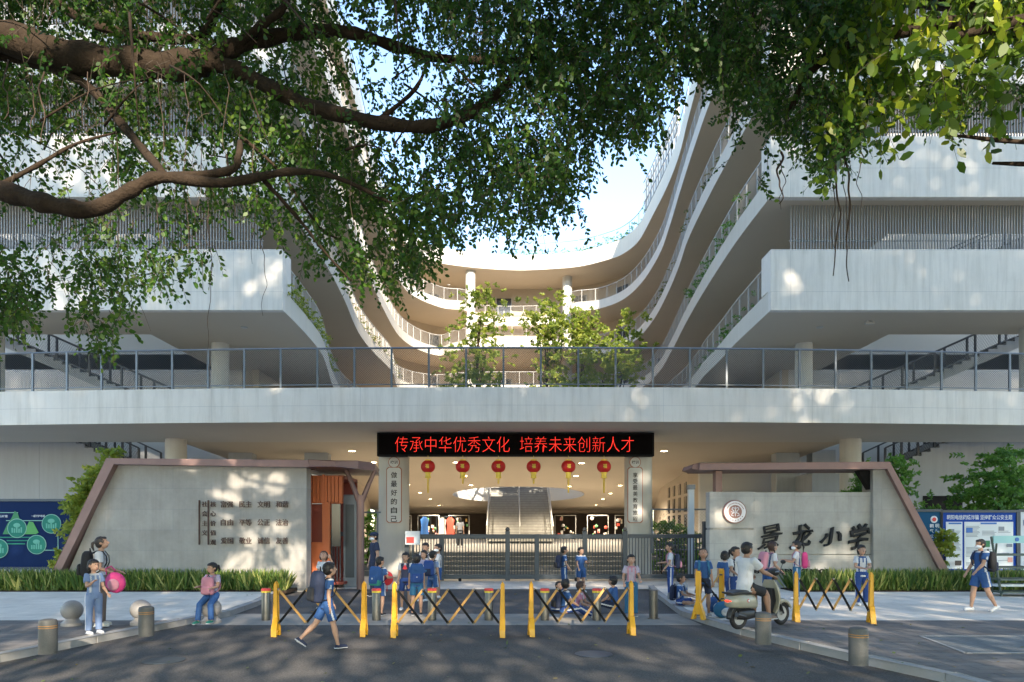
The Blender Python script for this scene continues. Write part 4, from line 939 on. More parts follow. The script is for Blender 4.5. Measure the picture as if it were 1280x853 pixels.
def person(label, loc, H, rz, pose=None, o=None, grp=None, pelvis_z=None):
    pose = {**STAND, **(pose or {})}; o = o or {}
    kid = H < 1.5; k = H/1.015; fem = o.get('fem', False)
    root = empty('person', loc, rz, label, 'person', grp)
    lean = pose.get('lean', 0); sd = V(math.sin(R(pose.get('side', 0))), math.sin(R(lean))*math.cos(R(pose.get('side', 0))), math.cos(R(lean))).normalized()
    sv = V(1, 0, 0); sv = (sv-sd*sv.dot(sd)).normalized(); fv = sd.cross(sv)  # forward of torso
    if fv.y < 0: fv = -fv
    tw = R(pose.get('twist', 0)); sv2 = sv*math.cos(tw)+fv*math.sin(tw)
    slim = .94 if kid or fem else 1.0
    B = MB(); Sh = MB(); Tr = MB()
    hip = [V(0, 0, 0)+sv*(.05*k*sx) for sx in (-1, 1)]
    tor = [(-.055, .058, .050), (-.02, .082, .062), (.03, .084, .062), (.10, .072, .053), (.17, .080, .056), (.22, .090, .058), (.262, .086, .052), (.285, .062, .042), (.305, .034, .034)]
    B.tube([sd*(t*k) for t, a, b in tor], [(a*k*slim, b*k*slim) for t, a, b in tor], 16, side=sv)
    # head
    c = (.079 if kid else .067)*k; a_ = (.063 if kid else .051)*k; b_ = (.074 if kid else .063)*k
    hy, hp, hroll = [R(q) for q in (tuple(pose.get('head', (0, 0)))+(0,))[:3]]
    Hr = Matrix.Rotation(hy, 3, 'Z') @ Matrix.Rotation(-hp, 3, 'X') @ Matrix.Rotation(hroll, 3, 'Y')
    nb = sd*(.30*k); hc = nb + (sd*.6+V(0, 0, .4)).normalized()*(.024*k+c) + V(0, .008*k, 0)
    B.tube([nb-sd*.03*k, nb+(hc-nb)*.5], [.033*k*slim, .029*k*slim], 12)
    hd = lambda x, y, z: hc + Hr @ V(x*a_, y*b_, z*c)
    B.ball(hc + Hr @ V(0, -.008*k, .012*k), (a_, b_*.98, c*.88), 20, 14, Hr)
    B.ball(hd(0, .16, -.38), (a_*.76, b_*.74, c*.62), 18, 12, Hr)
    B.ball(hd(0, 1.0, -.20), (a_*.17, b_*.17, c*.13), 8, 6, Hr); B.tube([hd(0, .93, .12), hd(0, 1.0, -.18)], [a_*.07, a_*.13], 6)
    for sx in (-1, 1): B.ball(hd(sx*1.0, -.06, -.08), (a_*.13, b_*.20, c*.21), 8, 6, Hr)
    hand_pos = []
    for sx, key in ((-1, 'al'), (1, 'ar')):
        up, fo = pose[key](sx); up = up.normalized(); fo = fo.normalized()
        up = sv*up.x+fv*up.y*1.0+sd*up.z if pose.get('armlocal', True) and lean < 40 else up
        fo = sv*fo.x+fv*fo.y+sd*fo.z if pose.get('armlocal', True) and lean < 40 else fo
        sh = sd*(.272*k)+sv2*(sx*.092*k*slim); el = sh+up*(.158*k); wr = el+fo*(.135*k)
        B.tube([sd*(.262*k)+sv2*(sx*.055*k), sh, sh+up*.03*k, sh.lerp(el, .6), el, el+fo*.03*k, el+fo*.08*k, wr], [.03*k*slim, .034*k*slim, .032*k*slim, .027*k*slim, .0225*k*slim, .024*k*slim, .020*k*slim, .0145*k*slim], 12)
        # hand: palm, four fingers, thumb
        t = fo; w = t.cross(V(0, 0, 1) if abs(t.z) < .8 else fv); w = w.normalized(); nrm = w.cross(t).normalized(); hs = .088*k
        pc = wr+t*hs*.30; B.ball(pc, (hs*.20, hs*.36, hs*.13), 10, 8, Matrix((w, t, nrm)).transposed())
        curl = -nrm*.35 if key in pose.get('fist', ()) else -nrm*.16
        for fi, fl in enumerate((.40, .46, .43, .34)):
            b0 = wr+t*hs*.50+w*(fi-1.5)*hs*.115; d1 = (t+w*(fi-1.5)*.07+curl).normalized(); d2 = (t+curl*3).normalized()
            B.tube([b0-t*hs*.1, b0+d1*fl*hs*.5, b0+d1*fl*hs*.5+d2*fl*hs*.5], [hs*.062, hs*.058, hs*.045], 7)
        tb = wr+t*hs*.18-w*hs*.16; B.tube([tb, tb+(t-w*.9).normalized()*hs*.22, tb+(t-w*.9).normalized()*hs*.22+(t*1.2-w*.1).normalized()*hs*.20], [hs*.075, hs*.068, hs*.05], 7)
        hand_pos.append(wr+t*hs*.45)
        # sleeve
        if o.get('sleeve', .62) > 0:
            sl = o.get('sleeve', .62)
            if sl < 1: pts = [sd*(.255*k)+sv2*(sx*.05*k), sh+V(0,0,.002), sh.lerp(el, .3), sh.lerp(el, sl)]; rr = [.036, .044, .043, .046]
            else: pts = [sd*(.255*k)+sv2*(sx*.05*k), sh, sh.lerp(el, .5), el, el.lerp(wr, .5), el.lerp(wr, .92)]; rr = [.036, .043, .037, .033, .029, .025]
            Sh.tube(pts, [q*k*slim for q in rr], 12)
    feet = []; kn_ = []
    for sx, key, hj in ((-1, 'l', hip[0]), (1, 'r', hip[1])):
        th, sn, ft = pose[key](sx); th = th.normalized(); sn = sn.normalized()
        kn = hj+th*(.238*k); an = kn+sn*(.235*k)
        hstart = hj + V(0, 0, -.005*k)
        B.tube([hstart-th*.01*k, hstart+th*.06*k, hj.lerp(kn, .6), kn-th*.015*k, kn+sn*.03*k, kn+sn*.08*k, kn.lerp(an, .72), an], [q*k*slim for q in (.055, .054, .042, .035, .034, .036, .024, .019)], 14)
        if ft is None:
            ft = V(0, 1, 0) if abs(sn.z) > .5 else V(0, .3, 1)
            ft = ft - sn*ft.dot(sn)*.85; ft = ft.normalized() if sn.z < -.93 else ft.normalized()
            if sn.z < -.93: ft = V(ft.x, max(ft.y, .5), 0).normalized()
        ft = ft.normalized(); dn = sn-ft*sn.dot(ft); dn = dn.normalized() if dn.length > .1 else sn
        s0 = MB(); heel = an+dn*.022*k-ft*.022*k
        B.tube([an-sn*.01*k, an+dn*.02*k+ft*.01*k, an+dn*.026*k+ft*.075*k], [.020*k, .022*k, .016*k], 10)
        s0.tube([heel-ft*.012*k, heel+ft*.012*k, heel+ft*.06*k, heel+ft*.105*k, heel+ft*.128*k], [(.018*k, .017*k), (.026*k, .030*k), (.027*k, .027*k), (.031*k, .021*k), (.018*k, .014*k)], 12, side=ft.cross(dn))
        s0.tube([heel+dn*.014*k-ft*.02*k, heel+dn*.014*k+ft*.06*k, heel+dn*.014*k+ft*.13*k], [(.024*k, .008*k), (.026*k, .008*k), (.028*k, .008*k)], 12, side=ft.cross(dn))
        feet.append((s0, heel, dn)); kn_.append((hj, kn, an, th, sn))
        # trouser leg
        tl = o.get('trouser', 'long'); wd = o.get('wide', 1)
        if tl == 'long': Tr.tube([hj-th*.0+V(0, 0, .02*k), hj+th*.05*k, hj.lerp(kn, .6), kn, kn.lerp(an, .5), kn.lerp(an, .97)], [q*k*wd for q in (.058, .060, .051, .045, .042, .041)], 14)
        elif tl == 'short': Tr.tube([hj+V(0, 0, .02*k), hj+th*.05*k, hj.lerp(kn, .45)+V(sx*.006*k, 0, 0), hj.lerp(kn, .78)+V(sx*.010*k, 0, 0)], [q*k*wd for q in (.056, .057, .052, .0535)], 14)
        elif tl == 'skirt': pass
    if o.get('trouser') == 'skirt':
        mid = (kn_[0][1]+kn_[1][1])*.5; Tr.tube([sd*.06*k, V(0, 0, 0), V(0, 0, 0).lerp(mid, .5), mid], [(.078*k, .06*k), (.09*k, .07*k), (.105*k, .085*k), (.12*k, .10*k)], 18, side=sv)
    Tr.tube([sd*(.075*k), sd*.03*k, -sd*.015*k, -sd*.05*k], [(.078*k, .058*k), (.088*k, .067*k), (.090*k, .068*k), (.07*k, .058*k)], 16, side=sv)
    # shirt trunk
    hem = -.045 if o.get('untucked', True) else .05
    st = [(hem, .096, .073), (.03, .092, .069), (.10, .083, .063), (.17, .088, .065), (.22, .097, .067), (.262, .090, .059), (.287, .064, .048), (.298, .046, .043)]
    Sh.tube([sd*(t*k) for t, a, b in st], [(a*k*slim*1.0, b*k*slim) for t, a, b in st], 18, side=sv)
    allz = [v.z for s0, _, _ in feet for v in s0.v] + [-.06*k]
    dz = -min(allz) if pelvis_z is None else pelvis_z
    off = V(0, 0, dz)
    for mb in [B, Sh, Tr] + [f[0] for f in feet]:
        for i in range(len(mb.v)): mb.v[i] = mb.v[i]+off
    # body
    me = remesh(B, .0062 if kid else .0072, 2, .4)
    n = len(me.polygons); ctr = np.zeros(n*3); me.polygons.foreach_get('center', ctr); ctr = ctr.reshape(-1, 3)
    idx = np.zeros(n, dtype=np.int32)
    def near(p, r):
        q = np.array(p+off); return np.linalg.norm(ctr-q, axis=1) < r
    for sx in (-1, 1):
        for q in (-.10, .10): idx[near(hd(sx*.38+q, .88, .02), .006)] = 2
        idx[near(hd(sx*.38, .90, .02), .0085 if kid else .0075)] = 3
        for q in np.linspace(-.16, .16, 6): idx[near(hd(sx*.40+q, .84, .24), .006)] = 3
    for q in np.linspace(-.22, .22, 6): idx[near(hd(q, .90, -.55), .0075)] = 1
    link_mesh('body', me, [o.get('skin', 'skin'), 'lip', 'eye_white', 'eye_dark'], root, idx)
    # shirt
    me = remesh(Sh, .0095, 3, .5); n = len(me.polygons); ctr = np.zeros(n*3); me.polygons.foreach_get('center', ctr); ctr = ctr.reshape(-1, 3); nr = np.zeros(n*3); me.polygons.foreach_get('normal', nr); nr = nr.reshape(-1, 3)
    rel = ctr-np.array(off); along = rel@np.array(sd); lat = rel@np.array(sv); fw = rel@np.array(fv)
    idx = np.zeros(n, dtype=np.int32); latn = nr@np.array(sv)
    pat = o.get('pattern', 'plain')
    trunk = np.abs(lat) < .09*k
    if pat == 'polo':      # side panels + collar
        idx[(np.abs(latn) > .95) & (along < .23*k)] = 1; idx[(along > .282*k)] = 1
        idx[(np.abs(lat) > .10*k) & (np.abs(nr@np.array(sd)) > .9) & (nr@np.array(sd) > 0)] = 1
    elif pat == 'raglan':  # white trunk, coloured collar + sleeve stripe + front placket
        idx[(along > .272*k) & (np.abs(lat) < .06*k)] = 1
        idx[(np.abs(lat) < .009*k) & (fw > 0) & (along > .2*k)] = 1
        idx[(np.abs(np.abs(lat)-.058*k) < .010*k) & (along < .27*k)] = 1
    elif pat == 'vest': idx[(np.abs(lat) > .075*k) & (along > .17*k)] = 1; idx[(np.abs(lat) < .02*k) & (fw > 0) & (along > .2*k)] = 1
    elif pat == 'collar': idx[(along > .275*k) & (np.abs(lat) < .06*k)] = 1
    link_mesh('shirt', me, [o.get('shirt', 'c_blue'), o.get('shirt2', 'c_white')], root, idx)
    # trousers
    me = remesh(Tr, .0095, 3, .5); n = len(me.polygons); nr = np.zeros(n*3); me.polygons.foreach_get('normal', nr); nr = nr.reshape(-1, 3); ctr = np.zeros(n*3); me.polygons.foreach_get('center', ctr); ctr = ctr.reshape(-1, 3)-np.array(off)
    idx = np.zeros(n, dtype=np.int32)
    if o.get('stripe', False):
        for sx, (hj, kn, an, th, sn) in zip((-1, 1), kn_):
            for (p0, p1) in ((hj, kn), (kn, an)):
                ax = (p1-p0).normalized(); u = V(sx, 0, 0); u = u-ax*u.dot(ax)
                if u.length < .2: u = V(0, 0, 1)-ax*ax.z
                u = u.normalized(); w_ = ax.cross(u); r3 = ctr-np.array(p0); al = r3@np.array(ax)
                idx[(al > -.02*k) & (al < (p1-p0).length+.02) & (r3@np.array(u) > .02*k) & (np.abs(r3@np.array(w_)) < .011*k) & (np.linalg.norm(r3-np.outer(al, np.array(ax)), axis=1) < .085*k)] = 1
    link_mesh('skirt' if o.get('trouser') == 'skirt' else 'shorts' if o.get('trouser') == 'short' else 'trousers', me, [o.get('pants', 'c_deepblue'), 'c_white'], root, idx)
    for s0, heel, dn in feet:
        me = remesh(s0, .006, 1); n = len(me.polygons); ctr = np.zeros(n*3); me.polygons.foreach_get('center', ctr); ctr = ctr.reshape(-1, 3)-np.array(heel+off); idx = ((ctr@np.array(dn)) > .009*k).astype(np.int32)
        link_mesh('shoe', me, [o.get('shoe', 'c_shoe'), o.get('sole', 'c_white')], root, idx)
    # hair
    Hm = MB(); hs_ = o.get('hair', 'short'); up_ = .30 if o.get('fringe') else .22
    Hm.ball(hd(0, -.17, up_), (a_*1.07, b_*.96, c*.86), 20, 14, Hr)
    Hm.ball(hd(0, -.34, -.12), (a_*.99, b_*.72, c*.72), 18, 12, Hr)
    Hm.ball(hd(0, .22, .66), (a_*.80, b_*.66, c*.30), 14, 10, Hr)
    if hs_ == 'pony': Hm.ball(hd(0, -1.02, .30), (a_*.25, b_*.25, c*.25), 10, 8, Hr); Hm.tube([hd(0, -1.0, .35), hd(0, -1.45, .25), hd(0, -1.6, -.35), hd(0, -1.45, -1.1)], [a_*.2, a_*.3, a_*.27, a_*.08], 10)
    if hs_ == 'bob' or hs_ == 'long':
        for sx in (-1, 1): Hm.tube([hd(sx*.85, -.1, .4), hd(sx*.98, -.12, -.25), hd(sx*.85, -.2, -.95 if hs_ == 'bob' else -1.5)], [a_*.22, a_*.26, a_*.16], 10)
        Hm.tube([hd(0, -.6, .3), hd(0, -.75, -.5), hd(0, -.65, -1.05 if hs_ == 'bob' else -1.9)], [(a_*.8, a_*.4), (a_*.9, a_*.35), (a_*.6, a_*.2)], 12, side=Hr @ V(1, 0, 0))
    if hs_ == 'tail2':
        for sx in (-1, 1): Hm.tube([hd(sx*.8, -.5, -.2), hd(sx*1.05, -.3, -.7), hd(sx*.95, -.1, -1.35)], [a_*.2, a_*.2, a_*.08], 8)
    for mb in (Hm,):
        for i in range(len(mb.v)): mb.v[i] = mb.v[i]+off
    me = remesh(Hm, .007, 1, .3)
    rr_ = rng.normal(size=(len(me.vertices), 3))*.0022
    co = np.zeros(len(me.vertices)*3); me.vertices.foreach_get('co', co); me.vertices.foreach_set('co', co+rr_.ravel())
    link_mesh('hair', me, [o.get('haircol', 'hair')], root)
    if o.get('cap'):
        m = MB(); m.ball(hd(0, -.08, .50)+off, (a_*1.16, b_*1.10, c*.62), 20, 12, Hr); m.tube([hd(0, .75, .50)+off, hd(0, 1.35, .40)+off], [(a_*.85, .008), (a_*.55, .006)], 12, side=Hr @ V(1, 0, 0)); link_mesh('cap', remesh(m, .007, 1), [o['cap']], root)
    if o.get('mask'):
        m = MB(); m.ball(hd(0, .40, -.48)+off, (a_*.80, b_*.72, c*.42), 18, 12, Hr)
        for sx in (-1, 1): m.tube([hd(sx*.7, .5, -.35)+off, hd(sx*1.08, -.1, -.1)+off], .0045, 5)
        link_mesh('face_mask', remesh(m, .0065, 1), ['mask_cloth'], root)
    if o.get('scarf'):
        m = MB(); p0 = sd*(.285*k)+off
        m.tube([p0+fv*-.04*k, p0+sv*.055*k+fv*.0, p0+fv*.052*k-sd*.02*k, p0-sv*.055*k, p0-fv*.04*k], .009*k, 7)
        for sx in (-1, 1): m.tube([p0+fv*.055*k-sd*.02*k, p0+fv*.068*k-sd*.09*k+sv*sx*.022*k], [(.010*k, .005*k), (.020*k, .004*k)], 8)
        m.build('neck_scarf', o['scarf'], root, smooth=True)
    info = dict(root=root, k=k, sd=sd, sv=sv, fv=fv, off=off, hands=[h+off for h in hand_pos], slim=slim, head=hc+off)
    return info
def backpack(inf, label, mt='c_navy', mt2=None, grp='backpacks worn by the children', size=1.0, pocket=None, logo=None, front=False):
    k, sd, sv, fv, off = (inf[q] for q in ('k', 'sd', 'sv', 'fv', 'off')); s = -1 if front else 1
    Rm = Matrix((sv, fv, sd)).transposed(); loc = lambda x, y, z: Rm @ V(x*k, y*k, z*k)+off
    base = loc(0, -.11*s, .03); mw = inf['root'].matrix_basis if False else (Matrix.Translation(inf['root'].location) @ Matrix.Rotation(inf['root'].rotation_euler.z, 4, 'Z'))
    r_ = empty('backpack', mw @ base, inf['root'].rotation_euler.z, label, 'backpack', grp)
    T = lambda x, y, z: loc(x, y*s, z)-base
    def bag(cx, cy, cz, w, d, h, nm, mt_, rr=.35):
        m = MB(); n = 20
        prof = [(0, .55), (.06, .85), (.2, 1), (.5, 1.0), (.78, .96), (.92, .80), (1, .45)]
        ring = [(math.copysign(abs(math.cos(t))**.5, math.cos(t)), math.copysign(abs(math.sin(t))**.5, math.sin(t))) for t in np.linspace(0, 2*math.pi, n+1)[:-1]]
        for (h_, f) in prof:
            for (a, b) in ring: m.v.append(T(cx+a*w/2*(.55+.45*f), cy+b*d/2*f, cz+h*h_))
        for i in range(len(prof)-1):
            for j in range(n): a = i*n+j; b = i*n+(j+1) % n; m.face((a, b, b+n, a+n))
        m.face(list(range(n))[::-1]); m.face([(len(prof)-1)*n+j for j in range(n)])
        return m.build(nm, mt_, r_, smooth='all')
    z = size
    bag(0, -.125, .02, .19*z, .10*z, .275*z, 'main_bag', mt); bag(0, -.185, .035, .15*z, .05*z, .12*z, 'front_pocket', pocket or mt)
    if mt2: bag(0, -.13, .0, .196*z, .108*z, .10*z, 'lower_panel', mt2)
    m = MB(); m.tube([T(-.02, -.10, .29*z), T(0, -.105, .325*z), T(.02, -.10, .29*z)], .006*k, 6); m.build('top_loop', 'c_black', r_)
    for sx in (-1, 1):
        m = MB(); m.tube([T(sx*.055, -.085, .27), T(sx*.060, -.03, .302), T(sx*.062, .03, .300), T(sx*.066, .068, .25), T(sx*.075, .075, .18), T(sx*.088, .05, .11), T(sx*.09, -.03, .06), T(sx*.08, -.09, .05)], [(.016*k, .006*k)]*8, 8, side=sv); m.build('strap', pocket or mt if not mt2 else 'c_navy', r_, smooth=True)
    if logo: m = MB(); m.ball(T(0, -.208, .12), (.022*k, .006*k, .022*k), 12, 8, Rm); m.build('badge', logo, r_)
    return r_
def gpt(px, py, up=0.0):
    Y = F*(CH-up)/(py-HZ); return Vector(((px-640)*Y/F, Y, up))
AWAY, CAM, RIGHT, LEFT = 0, math.pi, -math.pi/2, math.pi/2
U = dict(shirt='c_blue', shirt2='c_white', pattern='polo', trouser='short', pants='c_deepblue', stripe=True)
UL = {**U, 'trouser': 'long'}
W = dict(shirt='c_white', shirt2='c_blue', pattern='raglan', trouser='long', pants='c_deepblue', stripe=True, fem=True)
G1 = 'schoolchildren waiting and walking outside the gate'
sit_floor = dict(l=legV((-.35, .95, .22), (.15, .75, -.55), (0, .6, .8)), r=legV((.35, .95, .15), (-.1, .8, -.45), (.1, .6, .8)), al=armA(35, 14, 25), ar=armA(30, 14, 30), lean=-4)
cross = dict(l=legV((-.75, .70, .06), (.80, .30, -.12), (.3, .8, .1)), r=legV((.75, .70, .06), (-.80, .35, -.05), (-.3, .8, .1)), al=armA(35, 12, 45, .25), ar=armA(35, 12, 45, .25), lean=8)
# left sidewalk
i1 = person('woman in a white blouse and brown trousers carrying a pink bag on the left sidewalk', gpt(124, 784, SH), 1.60, R(-70), dict(al=armA(12, 10, 62, .1), ar=armA(8, 12, 66, .1), head=(0, -12), lean=3), dict(shirt='c_white', pattern='plain', pants='c_brown', wide=1.25, hair='pony', fem=True, shoe='c_cream', haircol='hair'))
backpack(i1, 'black backpack on the back of the woman in a white blouse', 'c_black', size=1.0)
pb = empty('handbag', V(0, 0, 0)); pb.location = gpt(145, 788, SH)+V(.0, .12, .62); pb.rotation_euler = (0, R(-25), 0); tag(pb, 'hot pink soft school bag held by the woman in brown trousers', 'bag')
m = MB(); m.ball((0, 0, .18), (.165, .09, .18), 20, 14); m.build('bag_body', 'c_hotpink', pb, smooth='all'); m = MB(); m.ball((-.01, -.075, .15), (.10, .04, .10), 14, 10); m.build('bag_pocket', 'c_pink', pb, smooth='all')
m = MB(); m.tube([(-.08, 0, .36), (-.05, 0, .46), (.05, 0, .46), (.08, 0, .36)], .012, 6); m.build('handle', 'c_hotpink', pb, smooth=True)
person('small girl in pale blue shirt and patterned blue trousers in front of the woman', gpt(117, 793, SH), 1.20, R(-125), dict(al=armA(10, 8, 40), ar=armA(25, 10, 95, .3), head=(10, 0)), dict(shirt='c_lightblue', shirt2='c_white', pattern='raglan', pants='c_lightblue', stripe=True, hair='pony', fem=True, fringe=True), G1)
i2 = person('girl in blue trousers sitting on a stone ball with a pink backpack on her lap', gpt(266, 779, SH), 1.22, R(172), dict(l=legA(62, 58, 10), r=legA(58, 52, 9), al=armA(28, 14, 60, .2), ar=armA(28, 14, 65, .2), head=(-25, 5), lean=2), dict(shirt='c_lilac', pattern='plain', pants='c_blue', hair='pony', fem=True, shoe='c_green'), G1, pelvis_z=.50)
backpack(i2, 'pale pink backpack worn on the chest of the girl on the stone ball', 'c_pink', pocket='c_pink', front=True, size=.95)
# walking boy
i3 = person('boy in blue shirt and shorts striding past the left barrier with a dark backpack', gpt(408, 812), 1.32, R(-58), dict(l=legA(-26, 22, 2), r=legA(16, 4, 2), al=armA(14, 8, 20), ar=armA(-8, 10, 18), head=(4, -6), lean=5), {**U, 'shoe': 'c_navy', 'pants': 'c_blue'}, G1)
backpack(i3, 'large dark navy backpack on the striding boy', 'c_navy', size=1.3, pocket='c_black', logo='c_teal')
i4 = person('brown haired girl in white with a raised hand, standing behind the striding boy', gpt(405, 762), 1.30, R(165), dict(al=armA(60, 60, 110, .8), ar=armA(5, 8, 15), head=(20, -18)), dict(shirt='c_white', pattern='plain', pants='c_grey', hair='bob', haircol='hair_brown', fem=True), G1)
# guard
person('security guard in dark navy uniform and cap with a white mask', gpt(468, 746), 1.74, R(118), dict(al=armA(-5, 14, 18), ar=armA(4, 9, 14), head=(8, 0)), dict(shirt='c_navy', pattern='plain', pants='c_navy', cap='c_navy', mask=True, shoe='c_black', wide=1.1))
i5 = person('boy seen from behind near the guard, in blue shirt and shorts, holding a red balloon', gpt(475, 770), 1.22, R(-28), dict(al=armA(10, 9, 20), ar=armA(25, 10, 60), l=legA(4, 3), r=legA(-3, 6), head=(-20, 0)), {**U, 'pants': 'c_blue', 'shoe': 'c_black'}, G1)
backpack(i5, 'blue backpack with a green lower part on the boy near the guard', 'c_blue', mt2='c_green', size=1.1, logo='c_white')
bl = empty('balloon', gpt(484, 768)+V(.0, -.02, .58), 0, 'red round paper fan held by the boy near the guard', 'fan'); m = MB(); m.ball((0, 0, .17), (.13, .05, .15), 16, 12); m.build('fan_face', 'c_red', bl, smooth='all'); m = MB(); m.tube([(0, 0, .04), (0, 0, -.1)], .008, 6); m.build('handle', 'c_red', bl); bl.name = 'hand_fan'; i5['root']['label'] = 'boy seen from behind near the guard, in blue shirt and shorts, holding a red fan'
# group by left gate
person('boy facing the camera in a dark vest with a red neck scarf', gpt(507, 763), 1.27, R(178), dict(al=armA(4, 8, 15), ar=armA(4, 8, 20), head=(-10, 5)), dict(shirt='c_navy', shirt2='c_white', pattern='vest', trouser='short', pants='c_deepblue', stripe=True, scarf='c_red', shoe='c_shoe'), G1)
i6 = person('boy seen from behind with a blue backpack bearing a round white badge', gpt(521, 770), 1.27, R(8), dict(head=(0, -5), al=armA(3, 10, 15)), {**U, 'pants': 'c_teal', 'shoe': 'c_black'}, G1)
backpack(i6, 'bright blue backpack with a round white badge, seen from behind', 'c_blue', size=1.15, logo='c_white', pocket='c_deepblue')
i7 = person('boy in pale blue shirt turned to the gate, right of the badge backpack', gpt(541, 757), 1.28, R(-30), dict(head=(-15, 0)), {**U, 'shirt': 'c_lightblue', 'pants': 'c_blue'}, G1)
backpack(i7, 'navy patterned backpack on the boy in a pale blue shirt', 'c_deepblue', size=1.05, pocket='c_navy', logo='c_teal')
person('girl in lilac shirt partly hidden between the two boys with backpacks', gpt(530, 752), 1.26, R(150), dict(head=(10, 5)), dict(shirt='c_lilac', pattern='plain', pants='c_grey', hair='bob', fem=True), G1)
person('tall boy with face turned up, second row of the group by the gate', gpt(532, 746), 1.42, R(175), dict(head=(-8, 10)), {**U, 'shirt': 'c_white', 'pattern': 'raglan', 'shirt2': 'c_navy'}, G1)
i8 = person('boy in white mask at the right end of the group by the gate', gpt(548, 748), 1.40, R(100), dict(head=(25, 0), al=armA(20, 8, 50), ar=armA(10, 8, 30)), dict(shirt='c_white', shirt2='c_navy', pattern='raglan', pants='c_blue', trouser='short', mask=True), G1)
# centre pair
i9 = person('boy in blue tracksuit with white stripes facing right, black backpack', gpt(705, 742), 1.30, R(-82), dict(al=armA(12, 8, 25), ar=armA(8, 8, 30), head=(0, 0)), {**UL, 'shirt': 'c_blue', 'pants': 'c_blue', 'shoe': 'c_black'}, G1)
backpack(i9, 'black and red backpack on the boy facing right before the gate', 'c_navy', size=1.0, pocket='c_black')
person('boy in all blue sportswear facing the camera before the gate', gpt(726, 741), 1.27, R(-158), dict(ar=armA(15, 10, 30), al=armA(20, 12, 80, .2), head=(20, 0)), {**U, 'wide': 1.15, 'pants': 'c_blue'}, G1)
# floor sitters behind third barrier
i10 = person('child in blue sitting on the ground with striped legs stretched to the right', gpt(705, 774), 1.28, R(-72), {**sit_floor, 'head': (30, -20), 'lean': 4}, {**UL, 'shirt': 'c_blue', 'pants': 'c_deepblue'}, G1)
backpack(i10, 'dark backpack on the child with striped legs sitting on the ground', 'c_navy', size=.9, pocket='c_black')
person('child in dark clothes crouching left behind the seated children', gpt(697, 764), 1.22, R(-150), {**cross, 'head': (0, -15)}, {**UL, 'shirt': 'c_navy', 'pattern': 'plain'}, G1)
person('girl in pink patterned shirt sitting between the children on the ground', gpt(722, 768), 1.30, R(-110), {**cross, 'head': (25, -15)}, dict(shirt='c_pink', shirt2='c_white', pattern='raglan', pants='c_lilac', hair='bob', haircol='hair_brown', fem=True), G1)
person('boy in blue sitting on the ground turned left beside the right barrier post', gpt(769, 769), 1.30, R(62), {**sit_floor, 'head': (-10, -5), 'lean': 6}, {**UL, 'shirt': 'c_blue', 'pattern': 'plain', 'pants': 'c_navy', 'shoe': 'c_grey'}, G1)
person('girl in lilac shirt and blue jeans standing behind the right post of the third barrier', gpt(789, 771), 1.27, R(180), dict(al=armA(14, 14, 55, .2), ar=armA(6, 16, 40, .1), head=(0, 0)), dict(shirt='c_lilac', shirt2='c_pink', pattern='raglan', pants='c_teal', fem=True, hair='tail2', shoe='c_grey'), G1)
# right kerb
i11 = person('girl in white shirt and blue trousers by the fence facing left', gpt(838, 747, 0), 1.42, R(82), dict(al=armA(10, 6, 30), ar=armA(15, 8, 70), head=(0, 0)), {**W, 'hair': 'pony'}, G1)
backpack(i11, 'pink and navy backpack on the girl by the picket fence', 'c_navy', size=.95, pocket='c_pink')
i12 = person('boy in blue sitting cross legged on the pavement at the right kerb corner', gpt(850, 757, SH), 1.30, R(-122), {**cross, 'head': (10, 0), 'lean': 2}, {**U, 'shirt': 'c_blue', 'skin': 'skin_tan'}, G1)
backpack(i12, 'dark backpack behind the cross legged boy at the kerb corner', 'c_navy', size=.95, pocket='c_grey')
i13 = person('boy in blue shorts looking down beside the short folded barrier', gpt(879, 771, SH), 1.32, R(175), dict(al=armA(8, 8, 15), ar=armA(8, 8, 20), l=legA(2, 4, 5), r=legA(0, 3, 5), head=(-10, -28)), {**U, 'shirt': 'c_blue', 'shirt2': 'c_lightblue', 'skin': 'skin_tan', 'shoe': 'c_grey', 'pants': 'c_navy'}, G1)
backpack(i13, 'teal backpack behind the boy looking down by the short barrier', 'c_teal', size=.9)
person('smiling girl in white and blue shirt just behind the scooter rider', gpt(919, 768, SH), 1.34, R(-158), dict(al=armA(20, 20, 35), ar=armA(25, 12, 45), head=(10, 0)), {**W, 'hair': 'pony', 'skin': 'skin_tan', 'shirt2': 'c_navy'}, G1)
person('small dark haired child half hidden behind the smiling girl', gpt(906, 760, SH), 1.22, R(-20), dict(head=(0, 0)), {**UL, 'hair': 'bob', 'fem': True}, G1)
i14 = person('girl in white shirt leaning forward with a pink backpack beyond the scooter', gpt(960, 757, SH), 1.42, R(-78), dict(lean=12, al=armA(20, 8, 40), ar=armA(10, 10, 50), head=(0, -5)), {**W, 'hair': 'tail2', 'haircol': 'hair_brown', 'trouser': 'short', 'pants': 'c_blue', 'stripe': False}, G1)
backpack(i14, 'pink backpack on the girl leaning forward beyond the scooter', 'c_pink', size=1.0)
i15 = person('girl in mask and white shirt facing left with a pink backpack, under the black calligraphy', gpt(996, 750, SH), 1.40, R(70), dict(al=armA(25, 10, 70, .3), ar=armA(25, 10, 75, .3), head=(0, 0)), {**W, 'hair': 'pony', 'mask': True, 'wide': 1.08, 'pants': 'c_teal'}, G1)
backpack(i15, 'pink backpack on the masked girl under the calligraphy', 'c_hotpink', size=1.0, pocket='c_pink')
i16 = person('girl with folded arms and short fringe standing at the right barrier', gpt(1077, 757, SH), 1.33, R(176), dict(al=armA(18, 12, 68, .85), ar=armA(18, 12, 62, .85), head=(4, 0)), {**W, 'hair': 'bob', 'fringe': True, 'shirt2': 'c_blue'}, G1)
